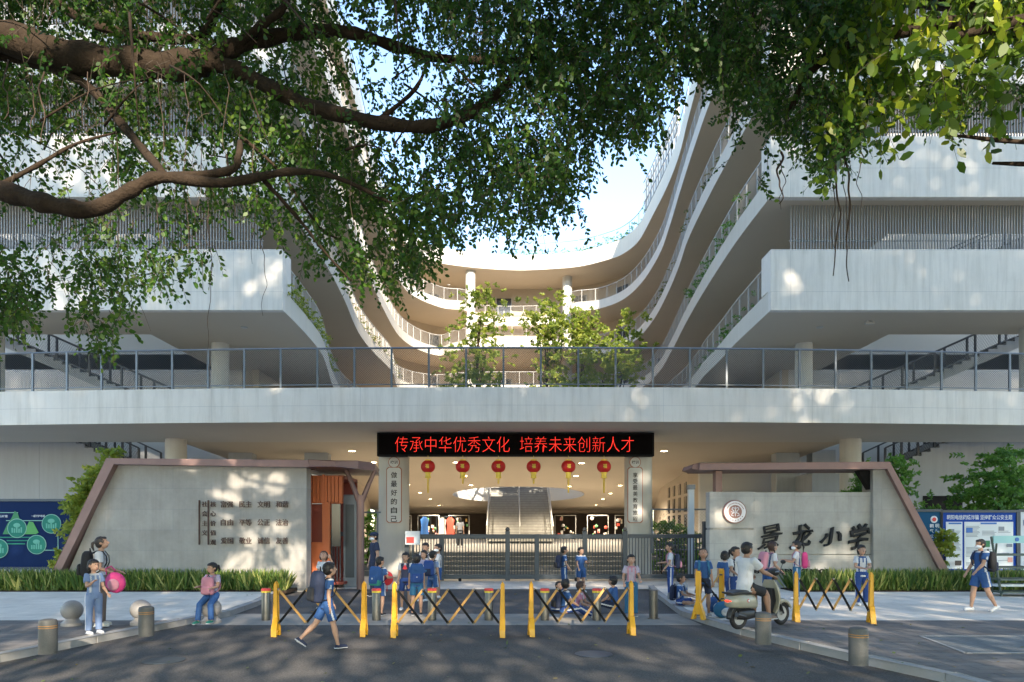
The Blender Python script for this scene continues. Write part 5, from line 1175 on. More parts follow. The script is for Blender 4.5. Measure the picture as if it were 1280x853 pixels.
i17 = person('masked boy in blue sports kit walking left at the right edge', gpt(1226, 765, SH), 1.52, R(96), dict(l=legA(-12, 18, 2), r=legA(14, 6, 2), al=armA(22, 6, 28), ar=armA(14, 7, 18), head=(0, 0)), {**U, 'shirt': 'c_blue', 'mask': True, 'shoe': 'c_shoe', 'pants': 'c_blue', 'wide': 1.15}, G1)
backpack(i17, 'dark red and black backpack on the masked boy walking left', 'c_black', size=1.0, pocket='c_navy')
person('dark clothed woman standing beside the stair inside the lobby', V(-2.65, 35.5, .8), 1.6, R(10), dict(al=armA(5, 8, 20)), dict(shirt='c_grey', pattern='plain', pants='c_black', hair='long', fem=True))
# bags on the pavement
for (px, py, mt, lab) in ((893, 765, 'c_blue', 'blue bag slumped on the pavement behind the short folded barrier'), (903, 772, 'c_teal', 'teal bag lying on the pavement under the lattice of the short barrier')):
    r_ = empty('school_bag', gpt(px, py, SH), R(30), lab, 'bag', 'bags on the right pavement'); m = MB(); m.ball((0, 0, .15), (.20, .13, .16), 18, 12); m.build('bag_body', mt, r_, smooth='all'); m = MB(); m.ball((0, -.10, .12), (.13, .05, .09), 14, 10); m.build('bag_pocket', 'c_white', r_, smooth='all')
    m = MB(); m.tube([(-.07, 0, .29), (-.03, 0, .36), (.05, 0, .35), (.08, 0, .28)], .01, 6); m.build('handle', 'c_navy', r_)
# ================================================================== scooter
mat('cream_body', (.34, .32, .25), .22, .03, 6); mat('tyre', (.012, .012, .013), .8, bump=.2); mat('scoot_black', (.02, .02, .022), .4); mat('tail_red', (.55, .02, .01), .2, emit=(1, .05, .02), estr=.5); mat('alloy', (.45, .45, .44), .35, metal=.8); mat('headlamp', (.7, .7, .68), .1)
rear, front = gpt(923, 787, SH), gpt(976, 781, SH); dr = (front-rear); wb = dr.length; rz = math.atan2(dr.y, dr.x)-math.pi/2
sc = empty('motor_scooter', rear, rz, 'cream and black electric scooter with a rider on the right sidewalk', 'scooter')
wr_ = .205
for yy in (0, wb):
    w_ = empty('wheel', (0, yy, wr_)); w_.parent = sc
    m = MB(); n = 36; prof = [(math.cos(a)*.042, math.sin(a)*.042) for a in np.linspace(0, 2*math.pi, 13)[:-1]]
    for i in range(n):
        t = 2*math.pi*i/n
        for (a, b) in prof: rr = wr_-.042+b; m.v.append(V(a, math.cos(t)*rr, math.sin(t)*rr))
    for i in range(n):
        for j in range(12): a = i*12+j; b = i*12+(j+1) % 12; c_ = ((i+1) % n)*12+j; d = ((i+1) % n)*12+(j+1) % 12; m.face((a, b, d, c_))
    m.build('tyre', 'tyre', w_, smooth='all')
    m = MB(); m.lathe([(.125, -.02), (.135, -.026), (.135, .026), (.125, .02)], (0, 0, 0), 28, ax='x'); m.lathe([(.035, -.05), (.035, .05)], (0, 0, 0), 16, ax='x')
    for k_ in range(6): a = k_*math.pi/3; m.tube([(0, math.cos(a)*.02, math.sin(a)*.02), (0, math.cos(a+.2)*.13, math.sin(a+.2)*.13)], .012, 6)
    m.build('rim', 'alloy', w_)
def sloft(secs, mt, nm, n=18, p=.6):
    """secs: (y, z0, z1, halfwidth)"""
    m = MB()
    for (y, z0, z1, hw) in secs:
        for k_ in range(n):
            t = 2*math.pi*k_/n; a = math.copysign(abs(math.cos(t))**p, math.cos(t)); b = math.copysign(abs(math.sin(t))**p, math.sin(t)); m.v.append(V(a*hw, y, (z0+z1)/2+b*(z1-z0)/2))
    for i in range(len(secs)-1):
        for k_ in range(n): a = i*n+k_; b = i*n+(k_+1) % n; m.face((a, b, b+n, a+n))
    m.face(list(range(n))[::-1]); m.face([(len(secs)-1)*n+k_ for k_ in range(n)]); return m.build(nm, mt, sc, smooth=True)
sloft([(-.27, .44, .52, .05), (-.22, .38, .57, .11), (-.10, .36, .60, .15), (.08, .35, .60, .165), (.25, .34, .59, .15), (.34, .33, .52, .12), (.38, .33, .45, .08)], 'cream_body', 'rear_body')
sloft([(-.22, .575, .62, .07), (-.12, .585, .665, .13), (.08, .59, .665, .145), (.22, .58, .655, .13), (.33, .55, .63, .10), (.37, .54, .58, .05)], 'scoot_black', 'seat')
sloft([(.30, .20, .30, .12), (.45, .17, .25, .15), (.80, .17, .25, .15), (.86, .2, .27, .12)], 'scoot_black', 'footboard')
sloft([(-.06, .17, .33, .07), (.12, .15, .34, .11), (.32, .17, .33, .10)], 'scoot_black', 'motor_case')
m = MB()   # front shield as a curved leaning shell
for i, (z, yc_, hw, th) in enumerate([(.20, .83, .13, .05), (.32, .87, .17, .06), (.46, .90, .19, .06), (.60, .885, .18, .06), (.72, .86, .15, .06), (.80, .84, .10, .05)]):
    for k_ in range(18):
        t = 2*math.pi*k_/18; a = math.cos(t); m.v.append(V(a*hw, yc_+math.sin(t)*th-abs(a)**2*.06, z))
for i in range(5):
    for k_ in range(18): a = i*18+k_; b = i*18+(k_+1) % 18; m.face((a, b, b+18, a+18))
m.face(list(range(18))[::-1]); m.face([90+k_ for k_ in range(18)]); m.build('front_shield', 'cream_body', sc, smooth=True)
m = MB()
for z, yc_, hw in ((.24, .775, .11), (.45, .82, .15), (.66, .80, .13)):
    for a in np.linspace(-1, 1, 7): m.v.append(V(a*hw, yc_-abs(a)**2*.05, z))
for i in range(2):
    for j in range(6): a = i*7+j; m.face((a, a+1, a+8, a+7))
m.build('inner_shield', 'scoot_black', sc, smooth=True)
def fender(yc_, zc_, r0, hw, a0, a1, nm, mt):
    m = MB(); N_ = 14
    for i in range(N_+1):
        t = R(a0+(a1-a0)*i/N_)
        for (x, dr_) in ((-hw, -.05), (-hw*.8, 0), (0, .02), (hw*.8, 0), (hw, -.05)): m.v.append(V(x, yc_+math.cos(t)*(r0+dr_), zc_+math.sin(t)*(r0+dr_)))
    for i in range(N_):
        for j in range(4): a = i*5+j; m.face((a, a+1, a+6, a+5))
    o_ = m.build(nm, mt, sc, smooth=True); md = o_.modifiers.new('s', 'SOLIDIFY'); md.thickness = .008; return o_
fender(wb, wr_, .245, .07, 20, 165, 'front_fender', 'cream_body'); fender(0, wr_, .24, .06, 60, 185, 'rear_fender', 'scoot_black')
m = MB(); m.tube([(0, wb, wr_), (.0, wb-.10, .45), (0, wb-.22, .92)], [.03, .035, .025], 10); 
for sx in (-1, 1): m.tube([(sx*.06, wb, wr_), (sx*.05, wb-.09, .42)], .016, 8)
m.build('fork', 'scoot_black', sc, smooth=True)
m = MB(); m.tube([(-.30, wb-.36, .93), (-.20, wb-.29, .95), (0, wb-.22, .92), (.20, wb-.29, .95), (.30, wb-.36, .93)], .014, 8); m.build('handlebar', 'alloy', sc, smooth=True)
for sx in (-1, 1):
    m = MB(); m.tube([(sx*.22, wb-.30, .95), (sx*.33, wb-.385, .925)], .02, 10); m.build('grip', 'scoot_black', sc)
    m = MB(); m.tube([(sx*.2, wb-.29, .95), (sx*.24, wb-.27, 1.09)], .006, 6); m.ball((sx*.25, wb-.27, 1.12), (.055, .018, .035), 14, 8); m.build('mirror', 'scoot_black', sc, smooth='all')
m = MB(); m.ball((0, wb-.20, .93), (.11, .10, .075), 18, 12); m.build('handlebar_cowl', 'scoot_black', sc, smooth='all')
m = MB(); m.ball((0, wb-.11, .93), (.06, .035, .05), 16, 10); m.build('headlight', 'headlamp', sc, smooth='all')
m = MB(); m.ball((0.0, -.245, .49), (.075, .035, .032), 16, 10); m.build('tail_light', 'tail_red', sc, smooth='all')
m = MB(); m.ball((.160, .06, .49), (.010, .028, .028), 16, 10); m.build('side_badge', 'band_red', sc, smooth='all'); m = MB(); m.ball((.166, .06, .49), (.010, .02, .02), 12, 8); m.build('badge_centre', 'board_white', sc)
m = MB(); m.tube([(-.09, -.20, .60), (-.09, -.29, .63), (.09, -.29, .63), (.09, -.20, .60)], .012, 8); m.build('grab_rail', 'scoot_black', sc, smooth=True)
m = MB(); m.tube([(.10, .05, .22), (.12, -.18, .27)], [.03, .04], 10); m.build('rear_shock', 'scoot_black', sc, smooth=True)
person('man in white polo shirt and black shorts sitting on the cream scooter', rear+(Matrix.Rotation(rz, 3, 'Z') @ V(0, .16, -SH))+V(0, 0, SH-SH), 1.68, rz,
       dict(l=legA(78, 72, 7), r=legA(74, 66, 7), al=armA(48, 10, 28, .0), ar=armA(48, 10, 28, .0), lean=5, head=(-5, 0), fist=('al', 'ar')), dict(shirt='c_white', pattern='plain', trouser='short', pants='c_black', hair='short', skin='skin_tan', shoe='c_brown'), pelvis_z=.80)
# ================================================================== vegetation
SUN_EL, SUN_AZ = 23.0, 168.0     # azimuth clockwise from +Y: behind the camera, to the right
SDIR = np.array([math.sin(R(SUN_AZ))*math.cos(R(SUN_EL)), math.cos(R(SUN_AZ))*math.cos(R(SUN_EL)), math.sin(R(SUN_EL))])
# openings cut along sun rays through tree crowns, shaped to place sun patches
GAPS = []
def gap(px, py, Y, r): GAPS.append((np.array(P(px, py, Y)), r))
for q in [(296,600,.14),(318,600,.08),(345,604,.2),(286,630,.26),(270,622,.12),(314,672,.13),(302,704,.22),(284,720,.18),(352,655,.14),(364,712,.22),(328,724,.12),(372,690,.1),(240,578,.12),(290,577,.12)]: gap(q[0], q[1], 19.5, q[2])
for q in [(505,702,.2),(492,712,.1),(806,600,.05),(800,640,.02)]: gap(q[0], q[1], 25, q[2])
for q in [(342,325,-.02),(332,341,-.02),(346,352,-.05),(310,345,-.05),(1001,333,-.01),(1013,347,-.04),(990,350,-.06),(1120,340,-.06),(545,515,.02),(660,500,.0),(880,500,.06),(350,512,.04)]: gap(q[0], q[1], 23.5, q[2])
for q in [(150,246,.08),(165,236,.06),(235,76,.02),(30,52,.0),(298,190,.03),(530,72,.0)]: gap(q[0], q[1], 7.2 if q[1] > 150 else 8, q[2])
for q in [(592,405,1.7),(600,450,1.3),(683,400,1.7),(690,450,1.3),(722,425,1.3),(768,425,1.5),(575,460,1.0),(655,455,1.0)]: gap(q[0], q[1], 37.5, q[2])
for q in [(1112,645,-.06),(1060,600,.0),(905,640,.03)]: gap(q[0], q[1], 19.7, q[2])
for q in [(505,752,.2),(700,770,.15)]: gap(q[0], 660+870*1.8/14, 14, q[2])
GAPS2 = [(np.array(P(a, b, 7.8)), r) for a, b, r in [(1210,50,.9),(1150,110,.7),(1260,130,.6),(330,190,.3),(140,120,.3),(230,300,.2),(430,330,.2),(1040,220,.3),(650,240,.2)]]  # more openings in the unseen crowns, cut to light the visible canopy
def thin2(pos, lo):
    k = np.ones(len(pos), bool); w = pos+lo
    for p0, r in GAPS2:
        d = w-p0; t = d@SDIR; k &= ~((np.linalg.norm(d-np.outer(t, SDIR), axis=1) < r+.25) & (t > 0))
    return k
def thin(pos, lo, mg=.10):
    k = np.ones(len(pos), bool); w = pos+lo
    for p0, r in GAPS:
        d = w-p0; t = d@SDIR; dist = np.linalg.norm(d-np.outer(t, SDIR), axis=1); k &= ~((dist < r+mg) & (t > 0))
    return k
def polyP(l, Y): return [P(a, b, Y if len(q) < 3 else q[2]) for q in l for a, b in [q[:2]]]
def limb(m, pts, r0, r1, n=10, wob=.03, sub=5):
    c = crom(pts, sub); k = len(c); rad = []
    for i, p in enumerate(c):
        t = i/(k-1); r = (r0*(1-t)+r1*t)*(1+.12*math.sin(i*1.7)+.06*math.sin(i*4.1)); rad.append(r)
        c[i] = p+V(random.gauss(0, wob*r), random.gauss(0, wob*r), random.gauss(0, wob*r))
    m.tube(c, rad, n)
bt = empty('banyan_tree', (-9.3, 8.2, SH), 0, 'old banyan tree with thick gnarled limbs reaching across the top left', 'tree')
bl0 = bt.location.copy()
m = MB()
def W2(l): return [P(*q) for q in l]
limb(m, [V(-9.3, 8.2, 0), V(-9.2, 8.2, 1.5), V(-9.4, 8.1, 3.2), V(-9.0, 8.2, 5.0), V(-8.6, 8.0, 6.6), V(-7.3, 8.0, 7.5)], .55, .27, 14)
limb(m, W2([(-160, 20, 8), (-60, 35, 8), (0, 45, 8), (90, 72, 8), (180, 82, 8), (255, 79, 8)]), .21, .145, 14)
limb(m, W2([(250, 76, 8), (300, 90, 8), (380, 130, 7.9), (470, 153, 7.8), (545, 157, 7.8), (605, 130, 7.9), (645, 92, 8), (670, 55, 8.2), (690, 20, 8.4)]), .10, .03, 12)
limb(m, W2([(252, 78, 8), (290, 60, 8.1), (360, 43, 8.3), (430, 40, 8.5), (500, 60, 8.7), (560, 74, 8.8), (680, 74, 9), (760, 60, 9.2)]), .10, .03, 12)
limb(m, [V(-9.1, 8.1, 3.4), V(-8.2, 7.8, 4.6)] + W2([(-120, 225, 7.5), (0, 240, 7.3), (60, 255, 7.2), (115, 262, 7.2), (160, 240, 7.2), (200, 222, 7.2), (280, 229, 7.2), (360, 215, 7.3), (420, 222, 7.4), (490, 255, 7.6)]), .135, .016, 12)
limb(m, W2([(-60, 60, 8.2), (0, 70, 8.2), (60, 85, 8.1), (110, 108, 8), (160, 165, 7.7), (205, 218, 7.3)]), .05, .045)
limb(m, W2([(40, -20, 8.6), (110, 28, 8.5), (180, 45, 8.5), (250, 46, 8.5), (275, 0, 8.5), (285, -40, 8.6)]), .06, .05)
limb(m, W2([(195, 222, 7.2), (285, 214, 7.2), (298, 195, 7.2), (300, 178, 7.3)]), .045, .03)
limb(m, W2([(290, 60, 8.1), (330, 30, 8), (355, 8, 8), (360, -30, 8)]), .05, .04)
limb(m, W2([(320, 215, 7.3), (370, 270, 7.6), (410, 320, 7.8), (440, 352, 8)]), .028, .008, 8)
limb(m, W2([(0, 232, 7.6), (50, 205, 7.7), (95, 180, 7.8), (150, 165, 8)]), .03, .01, 8)
limb(m, W2([(300, 170, 7.8), (350, 215, 8), (400, 285, 8.2), (430, 300, 8.3)]), .022, .008, 8)
limb(m, W2([(470, 153, 7.9), (520, 110, 8.2), (540, 60, 8.6)]), .03, .015, 8)
limb(m, W2([(560, 74, 8.8), (585, 100, 8.8), (615, 135, 8.9), (640, 175, 9)]), .02, .006, 7)
for _ in range(38):
    px, py = random.uniform(-50, 560), random.uniform(-20, 200); Y = random.uniform(7, 9.5); a = random.uniform(-1.2, 1.6); L_ = random.uniform(50, 150)
    limb(m, W2([(px, py, Y), (px+math.cos(a)*L_*.5, py+math.sin(a)*L_*.5+random.uniform(-8, 8), Y+random.uniform(-.3, .3)), (px+math.cos(a)*L_, py+math.sin(a)*L_+12, Y+random.uniform(-.5, .5))]), random.uniform(.008, .018), .003, 6, sub=3)
for i, v in enumerate(m.v): m.v[i] = v-bl0
m.build('trunk', 'bark', bt, smooth='all')
AR = [bt, bl0]
def aroot(px, py0, py1, Y, r=.006):
    m = MB(); pts = [P(px+random.uniform(-2, 2)+3*math.sin(i*.9+px), py0+(py1-py0)*i/9, Y)-AR[1] for i in range(10)]; m.tube(crom(pts, 3), [r*(1-.022*i) for i in range(28)], 6); m.build('aerial_root', 'root_brown', AR[0], smooth='all')
for px, a, b in ((41, 95, 165), (53, 90, 178), (8, 75, 150), (107, 90, 190), (147, 100, 330), (232, 90, 300), (282, 80, 210), (318, 180, 330), (262, 260, 470), (200, 90, 330), (330, 280, 395), (75, 250, 330), (440, 160, 300), (395, 130, 250)): aroot(px, a, b, 7.4, .009 if px < 60 else .005)
# crown density over the picture plane, then given true depth
D = ["6655556888998799 88".replace(' ', ''), "554543588999998888", "455652378999999865", "455563257899799964"]
D = ["7776555788887898","6665434688887888","6667622578887886","5666633577746864","3355655667516862","2445666775106731","2444577863004310","1332367751000000","5552477510000000","6652066300000000","7762000000000000","4540000000000000"]
D = np.array([[int(c) for c in r] for r in D], float)
def dens(px, py):
    gx, gy = px/80-.5, py/40-.5
    gx = np.clip(gx, 0, 14.999); out0 = py < 0
    gy = np.clip(gy, 0, 10.999); x0 = gx.astype(int); y0 = gy.astype(int); fx, fy = gx-x0, gy-y0
    d = D[y0, x0]*(1-fx)*(1-fy)+D[y0, x0+1]*fx*(1-fy)+D[y0+1, x0]*(1-fx)*fy+D[y0+1, x0+1]*fx*fy
    return np.where(out0, 7.0, d)
CX = [-400,0,60,100,130,150,190,230,262,280,300,330,370,420,460,500,520,540,560,600,640,690,715,735,741,760,790,815,832,850,880,892,897,920,945,960,975,985,1000,1015,1040,1060,1080,1110,1300,1700]
CY = [430,440,400,430,465,440,385,370,390,300,265,300,330,370,375,390,370,350,310,300,318,300,290,262,215,200,203,190,150,128,112,118,230,268,276,250,200,185,200,232,250,225,190,175,170,170]
def sample(n, xr, yr, Yr, cond):
    out = []
    while sum(len(o) for o in out) < n:
        px = rng.uniform(*xr, 20000); py = rng.uniform(*yr, 20000); Y = rng.uniform(*Yr, 20000)
        d = dens(px, py); cl = .5+.5*np.sin(px*.040+Y*2.1+py*.013)*np.sin(py*.055+Y*1.7+px*.012)
        ok = (rng.random(20000) < (d/9)**1.5*(.12+.88*cl)) & cond(px, py)
        ok &= (py < np.interp(px, CX, CY) - 14 + rng.normal(size=20000)*7)
        out.append(np.stack([px, py, Y], 1)[ok])
    return np.concatenate(out)[:n]
def crown(root, n, xr, yr, Yr, cond, leaf, mt, nl=14, ratio=.62, ln=(.22, .42)):
    q = sample(n, xr, yr, Yr, cond); Y = q[:, 2]
    O = np.stack([(q[:, 0]-640)*Y/F, Y, CH+(HZ-q[:, 1])*Y/F], 1); O[:, 2] += .20
    Dm = rng.normal(size=(n, 3)); Dm[:, 2] = -np.abs(Dm[:, 2])*.8-.5
    Ln = rng.uniform(*ln, n); pos, d = sprays(O, Dm, Ln, nl)
    S = rng.uniform(leaf*.65, leaf*1.2, len(pos)); keep = (rng.random(len(pos)) < .9) & thin(pos, 0)
    rn = np.clip(np.repeat(rng.random(n)*.6, nl)+rng.random(len(pos))*.5-.05, 0, 1)
    lo = np.array(root.location)
    leaves('leaves', pos[keep]-lo, d[keep], S[keep], mt, root, ratio, rn[keep]); 
    m = MB(); E = O+Dm/np.linalg.norm(Dm, axis=1)[:, None]*Ln[:, None]; E[:, 2] -= Ln*.25
    for i in range(n): m.tube([Vector(O[i]-lo), Vector(O[i]*.5+E[i]*.5-lo)+V(0, 0, .03), Vector(E[i]-lo)], [.004, .003, .002], 3, caps=False)
    m.build('twigs', 'twig', root, fix=False)['kind'] = 'stuff'
crown(bt, 10500, (-300, 560), (-250, 500), (7.6, 10.6), lambda x, y: x < 540+20*np.sin(y*.05), .068, 'leaf_sunlit')
ct = empty('banyan_tree', (13.6, 9.5, SH), 0, 'dense banyan tree whose dark crown hangs over the top centre and right', 'tree')
m = MB(); cl0 = ct.location.copy()
limb(m, [V(13.6, 9.5, 0), V(13.5, 9.4, 2), V(13.2, 9.3, 4.5), V(12.0, 9.2, 6.8), V(9.5, 9.2, 8.2), V(6.0, 9.3, 8.9), V(2.5, 9.3, 9.2), V(.5, 9.3, 9.4)], .5, .07, 14)
limb(m, [V(9.5, 9.2, 8.2), V(7, 8.5, 7.8), V(5, 8, 7.6), V(3.6, 8, 7.2), V(3.2, 8, 6.6)], .14, .03)
limb(m, W2([(700, 70, 9), (735, 90, 9), (750, 115, 9), (755, 140, 9)]), .03, .01, 8)
for px, Y0 in ((930, 8.6), (1010, 8.2), (860, 9)): limb(m, W2([(px, -60, Y0), (px+10, 20, Y0), (px-8, 60, Y0), (px+6, 105, Y0)]), .03, .008, 8)
for i, v in enumerate(m.v): m.v[i] = v-cl0
m.build('trunk', 'bark', ct, smooth='all')
AR[:] = [ct, cl0]
for px, a, b in ((1060, 180, 352), (1046, 170, 345), (1057, 180, 300), (975, 190, 255), (978, 200, 262), (1075, 190, 260), (1042, 230, 310), (770, 40, 120), (765, 30, 130), (760, 50, 150), (905, 60, 140), (985, 60, 170), (995, 60, 180), (1000, 80, 170)): aroot(px, a, b, 8.0, .015 if px in (1060, 1046, 975) else .007)
crown(ct, 7600, (520, 1120), (-250, 420), (7.0, 10.5), lambda x, y: (x > 535+20*np.sin(y*.05)) & (x < 1090), .063, 'leaf_banyan', nl=15)
rt = empty('rubber_tree', (10.5, 5.5, SH), 0, 'broad leaved fig tree with large yellow green leaves at the top right', 'tree')
rl0 = rt.location.copy(); m = MB()
limb(m, [V(10.5, 5.5, 0), V(10.4, 5.6, 2.5), V(9.6, 6, 5), V(8, 6.8, 6.8), V(6.2, 7.2, 7.2), V(4.6, 7.4, 7.0)], .28, .03, 12)
limb(m, [V(9.0, 6.2, 6), V(7.4, 7.2, 6.0), V(5.8, 7.6, 5.9)], .07, .02, 10); limb(m, [V(8, 6.8, 6.8), V(6.6, 7.8, 6.2), V(4.9, 7.8, 6.2)], .05, .015, 10)
for i, v in enumerate(m.v): m.v[i] = v-rl0
m.build('trunk', 'bark', rt, smooth='all')
crown(rt, 560, (1030, 1500), (-150, 215), (6.8, 8.6), lambda x, y: (y < 215-.28*np.abs(x-1080)) & (x > 1040), .145, 'leaf_rubber', nl=10, ratio=.6, ln=(.3, .6))
st = empty('small_leaf_tree', (12.5, 7.5, SH), 0, 'dark small leaved branch tree reaching in at the right edge', 'tree'); sl0 = st.location.copy(); m = MB()
limb(m, [V(12.5, 7.5, 0), V(12.3, 7.6, 3), V(10.8, 8, 5), V(8.2, 8.3, 6.0), V(5.8, 8.4, 6.2)], .2, .015, 10)
for i, v in enumerate(m.v): m.v[i] = v-sl0
m.build('trunk', 'bark', st, smooth='all')
crown(st, 330, (1165, 1600), (60, 215), (7.6, 9), lambda x, y: (y > 90+.25*(1280-x)*.8-20) & (y < 200-.35*(x-1190)) & (x > 1165), .05, 'leaf_banyan', nl=15)
# unseen trees added behind the camera, sized to shade the street and dapple walls
mat('bark2', (.1, .08, .06), .9)
def big_tree(x, y, h0, h1, rx, ry, n, lab, seed):
    r_ = empty('shade_tree', (x, y, 0), 0, lab, 'tree', 'unseen trees added behind the camera for shade'); m = MB()
    limb(m, [V(0, 0, 0), V(.1, 0, h0*.5), V(-.1, .1, h0+1), V(.1, 0, (h0+h1)/2), V(0, 0, h1-1)], .5, .08, 12)
    for k in range(9): a = k*2.4; z = h0+(h1-h0)*(k+1)/11; limb(m, [V(0, 0, z-1), V(math.cos(a)*rx*.45, math.sin(a)*ry*.45, z+.4), V(math.cos(a)*rx*.85, math.sin(a)*ry*.85, z+1)], .14, .03, 8)
    m.build('trunk', 'bark2', r_, smooth='all')
    rg = np.random.default_rng(seed); nc = int(n/55); c = rg.normal(size=(nc*3, 3)); c /= np.linalg.norm(c, axis=1)[:, None]; c *= (rg.random(nc*3)**.4)[:, None]; c = c[:nc]
    cc = np.repeat(c, 55, 0)*np.array([rx, ry, (h1-h0)/2]); pos = cc+rg.normal(size=cc.shape)*.55; pos[:, 2] += (h0+h1)/2
    pos = pos[thin(pos, np.array([x, y, 0]), .25)]; pos = pos[thin2(pos, np.array([x, y, 0]))]
    leaves('leaves', pos, rg.normal(size=pos.shape), rg.uniform(.2, .42, len(pos)), 'leaf_shade_tree', r_, .62)
for i, (x, y, h0, h1, rx, n, lab) in enumerate([(31, -7, 2.6, 37, 8.5, 60000, 'tall unseen tree added for shade, furthest right behind the camera'), (19, -6.5, 2.6, 39, 8.5, 66000, 'tall unseen tree added for shade, second from the right behind the camera'), (7, -7.5, 2.8, 39, 8.5, 66000, 'tall unseen tree added for shade, right of centre behind the camera'), (-5, -7, 2.6, 38, 8.5, 60000, 'tall unseen tree added for shade, in the middle behind the camera'), (-17, -6.5, 2.6, 36, 8, 50000, 'tall unseen tree added for shade, left of centre behind the camera')]): big_tree(x, y, h0, h1, rx, 4.2, n, lab, i+3)
# courtyard trees and shrubs
def leafy(name, x, y, z, h, rad, n, leaf, mt, lab, cat='tree', grp=None, trunk=.07, blobs=7, lift=.35, seed=1, elong=1.0):
    r_ = empty(name, (x, y, z), 0, lab, cat, grp); rg = np.random.default_rng(seed); random.seed(seed); m = MB()
    tips = []
    for k in range(blobs):
        a = rg.uniform(0, 6.28); rr = rad*rg.uniform(.15, .85); zz = h*rg.uniform(lift, .95); rr *= 1-.5*max(0, (zz/h-.6)/.4)
        tips.append((math.cos(a)*rr, math.sin(a)*rr, zz))
        limb(m, [V(0, 0, 0), V(math.cos(a)*rr*.25, math.sin(a)*rr*.25, zz*.5), V(*tips[-1])], trunk*.8, trunk*.15, 7, sub=3)
    m.build('trunk', 'bark', r_, smooth='all')
    nc = n//24; b = np.array(tips)[rg.integers(0, blobs, nc)]; c = b+rg.normal(size=(nc, 3))*np.array([rad*.26, rad*.26, h*.10*elong]); c[:, 2] = np.clip(c[:, 2], h*.08, h)
    dirs = rg.normal(size=(nc, 3)); dirs[:, 2] = np.abs(dirs[:, 2])*.6+.1
    pos, d = sprays(c, dirs, rg.uniform(.25, .5, nc)*min(1, h/3), 24); S = rg.uniform(leaf*.6, leaf*1.2, len(pos))
    leaves('leaves', pos, d, S, mt, r_, .5, np.clip(np.repeat(rg.random(nc)*.6, 24)+rg.random(len(pos))*.45, 0, 1)); return r_
leafy('courtyard_tree', X(594, 37), 37, 6.2, 7.9, 2.1, 9500, .16, 'leaf_court', 'leftmost bright green slender tree on the courtyard terrace', grp='trees on the courtyard terrace', blobs=12, lift=.3, seed=11)
leafy('courtyard_tree', X(683, 39), 39, 6.2, 8.3, 1.8, 9500, .16, 'leaf_court', 'tallest bright green tree near the middle of the courtyard terrace', grp='trees on the courtyard terrace', blobs=12, lift=.3, seed=12)
leafy('courtyard_tree', X(722, 37), 37, 6.2, 6.9, 1.5, 6500, .16, 'leaf_court', 'narrow yellow green tree second from the right on the courtyard terrace', grp='trees on the courtyard terrace', blobs=9, lift=.3, seed=13)
leafy('courtyard_tree', X(765, 38), 38, 6.2, 7.1, 2.0, 9000, .16, 'leaf_court', 'rightmost bushy green tree on the courtyard terrace', grp='trees on the courtyard terrace', blobs=11, lift=.3, seed=14)
leafy('garden_tree', X(1243, 22.6), 22.6, 0, 4.15, 1.25, 10000, .13, 'leaf_shrub', 'round green tree above the blue notice board at the right edge', grp='garden trees behind the walls', blobs=12, lift=.55, seed=15)
leafy('garden_tree', X(1125, 22.0), 22.0, 0, 3.95, .75, 5000, .11, 'leaf_shrub', 'green shrub tree peeking over the sloped copper edge on the right', grp='garden trees behind the walls', blobs=9, lift=.45, seed=16)
leafy('garden_tree', X(1076, 21.5), 21.5, 0, 3.6, .35, 1600, .10, 'leaf_shrub', 'small spray of leaves above the right end of the name wall', grp='garden trees behind the walls', blobs=5, lift=.7, seed=17)
for k, (px, py) in enumerate([(1155, 650)]): pass
leafy('climbing_plant', X(128, 20.3), 20.35, 0, 4.0, .35, 2600, .15, 'leaf_court', 'bright green climber beside the top of the left sloped copper edge', 'plant', 'climbers along the left copper edge', trunk=.03, blobs=8, lift=.55, seed=18)
leafy('climbing_plant', X(106, 20.3), 20.35, 0, 3.2, .4, 2600, .15, 'leaf_court', 'bright green climber halfway down the left sloped copper edge', 'plant', 'climbers along the left copper edge', trunk=.03, blobs=8, lift=.55, seed=19)
leafy('climbing_plant', X(80, 20.3), 20.35, 0, 1.35, .3, 900, .13, 'leaf_court', 'small climber low beside the left sloped copper edge', 'plant', 'climbers along the left copper edge', trunk=.02, blobs=5, lift=.5, seed=20)
leafy('climbing_plant', X(1180, 20.6), 20.6, 0, 1.6, .3, 900, .13, 'leaf_court', 'small climber low beside the right sloped copper edge', 'plant', None, trunk=.02, blobs=5, lift=.4, seed=21)
for i, (px, Y, h, r) in enumerate([(805, 26, 1.7, .6), (828, 26, 1.95, .6), (848, 26, 1.75, .6), (868, 26, 1.7, .5)]):
    leafy('garden_shrub', X(px, Y), Y, 0, h, r, 3200, .10, 'leaf_shrub', ['shrub behind the fence next to the right column', 'tallest shrub behind the picket fence', 'third shrub behind the picket fence', 'shrub behind the fence nearest the name wall'][i], 'shrub', 'shrubs behind the picket fence', trunk=.03, blobs=8, lift=.2, seed=30+i)
for i, (px, Y, h) in enumerate([(460, 27, 2.3), (440, 27.5, 1.6)]):
    leafy('garden_shrub', X(px, Y), Y, 0, h, .45, 1500, .12, 'leaf_shrub', ['narrow shrub behind the guard', 'low shrub behind the grey box post'][i], 'shrub', None, trunk=.03, blobs=6, lift=.3, seed=40+i)
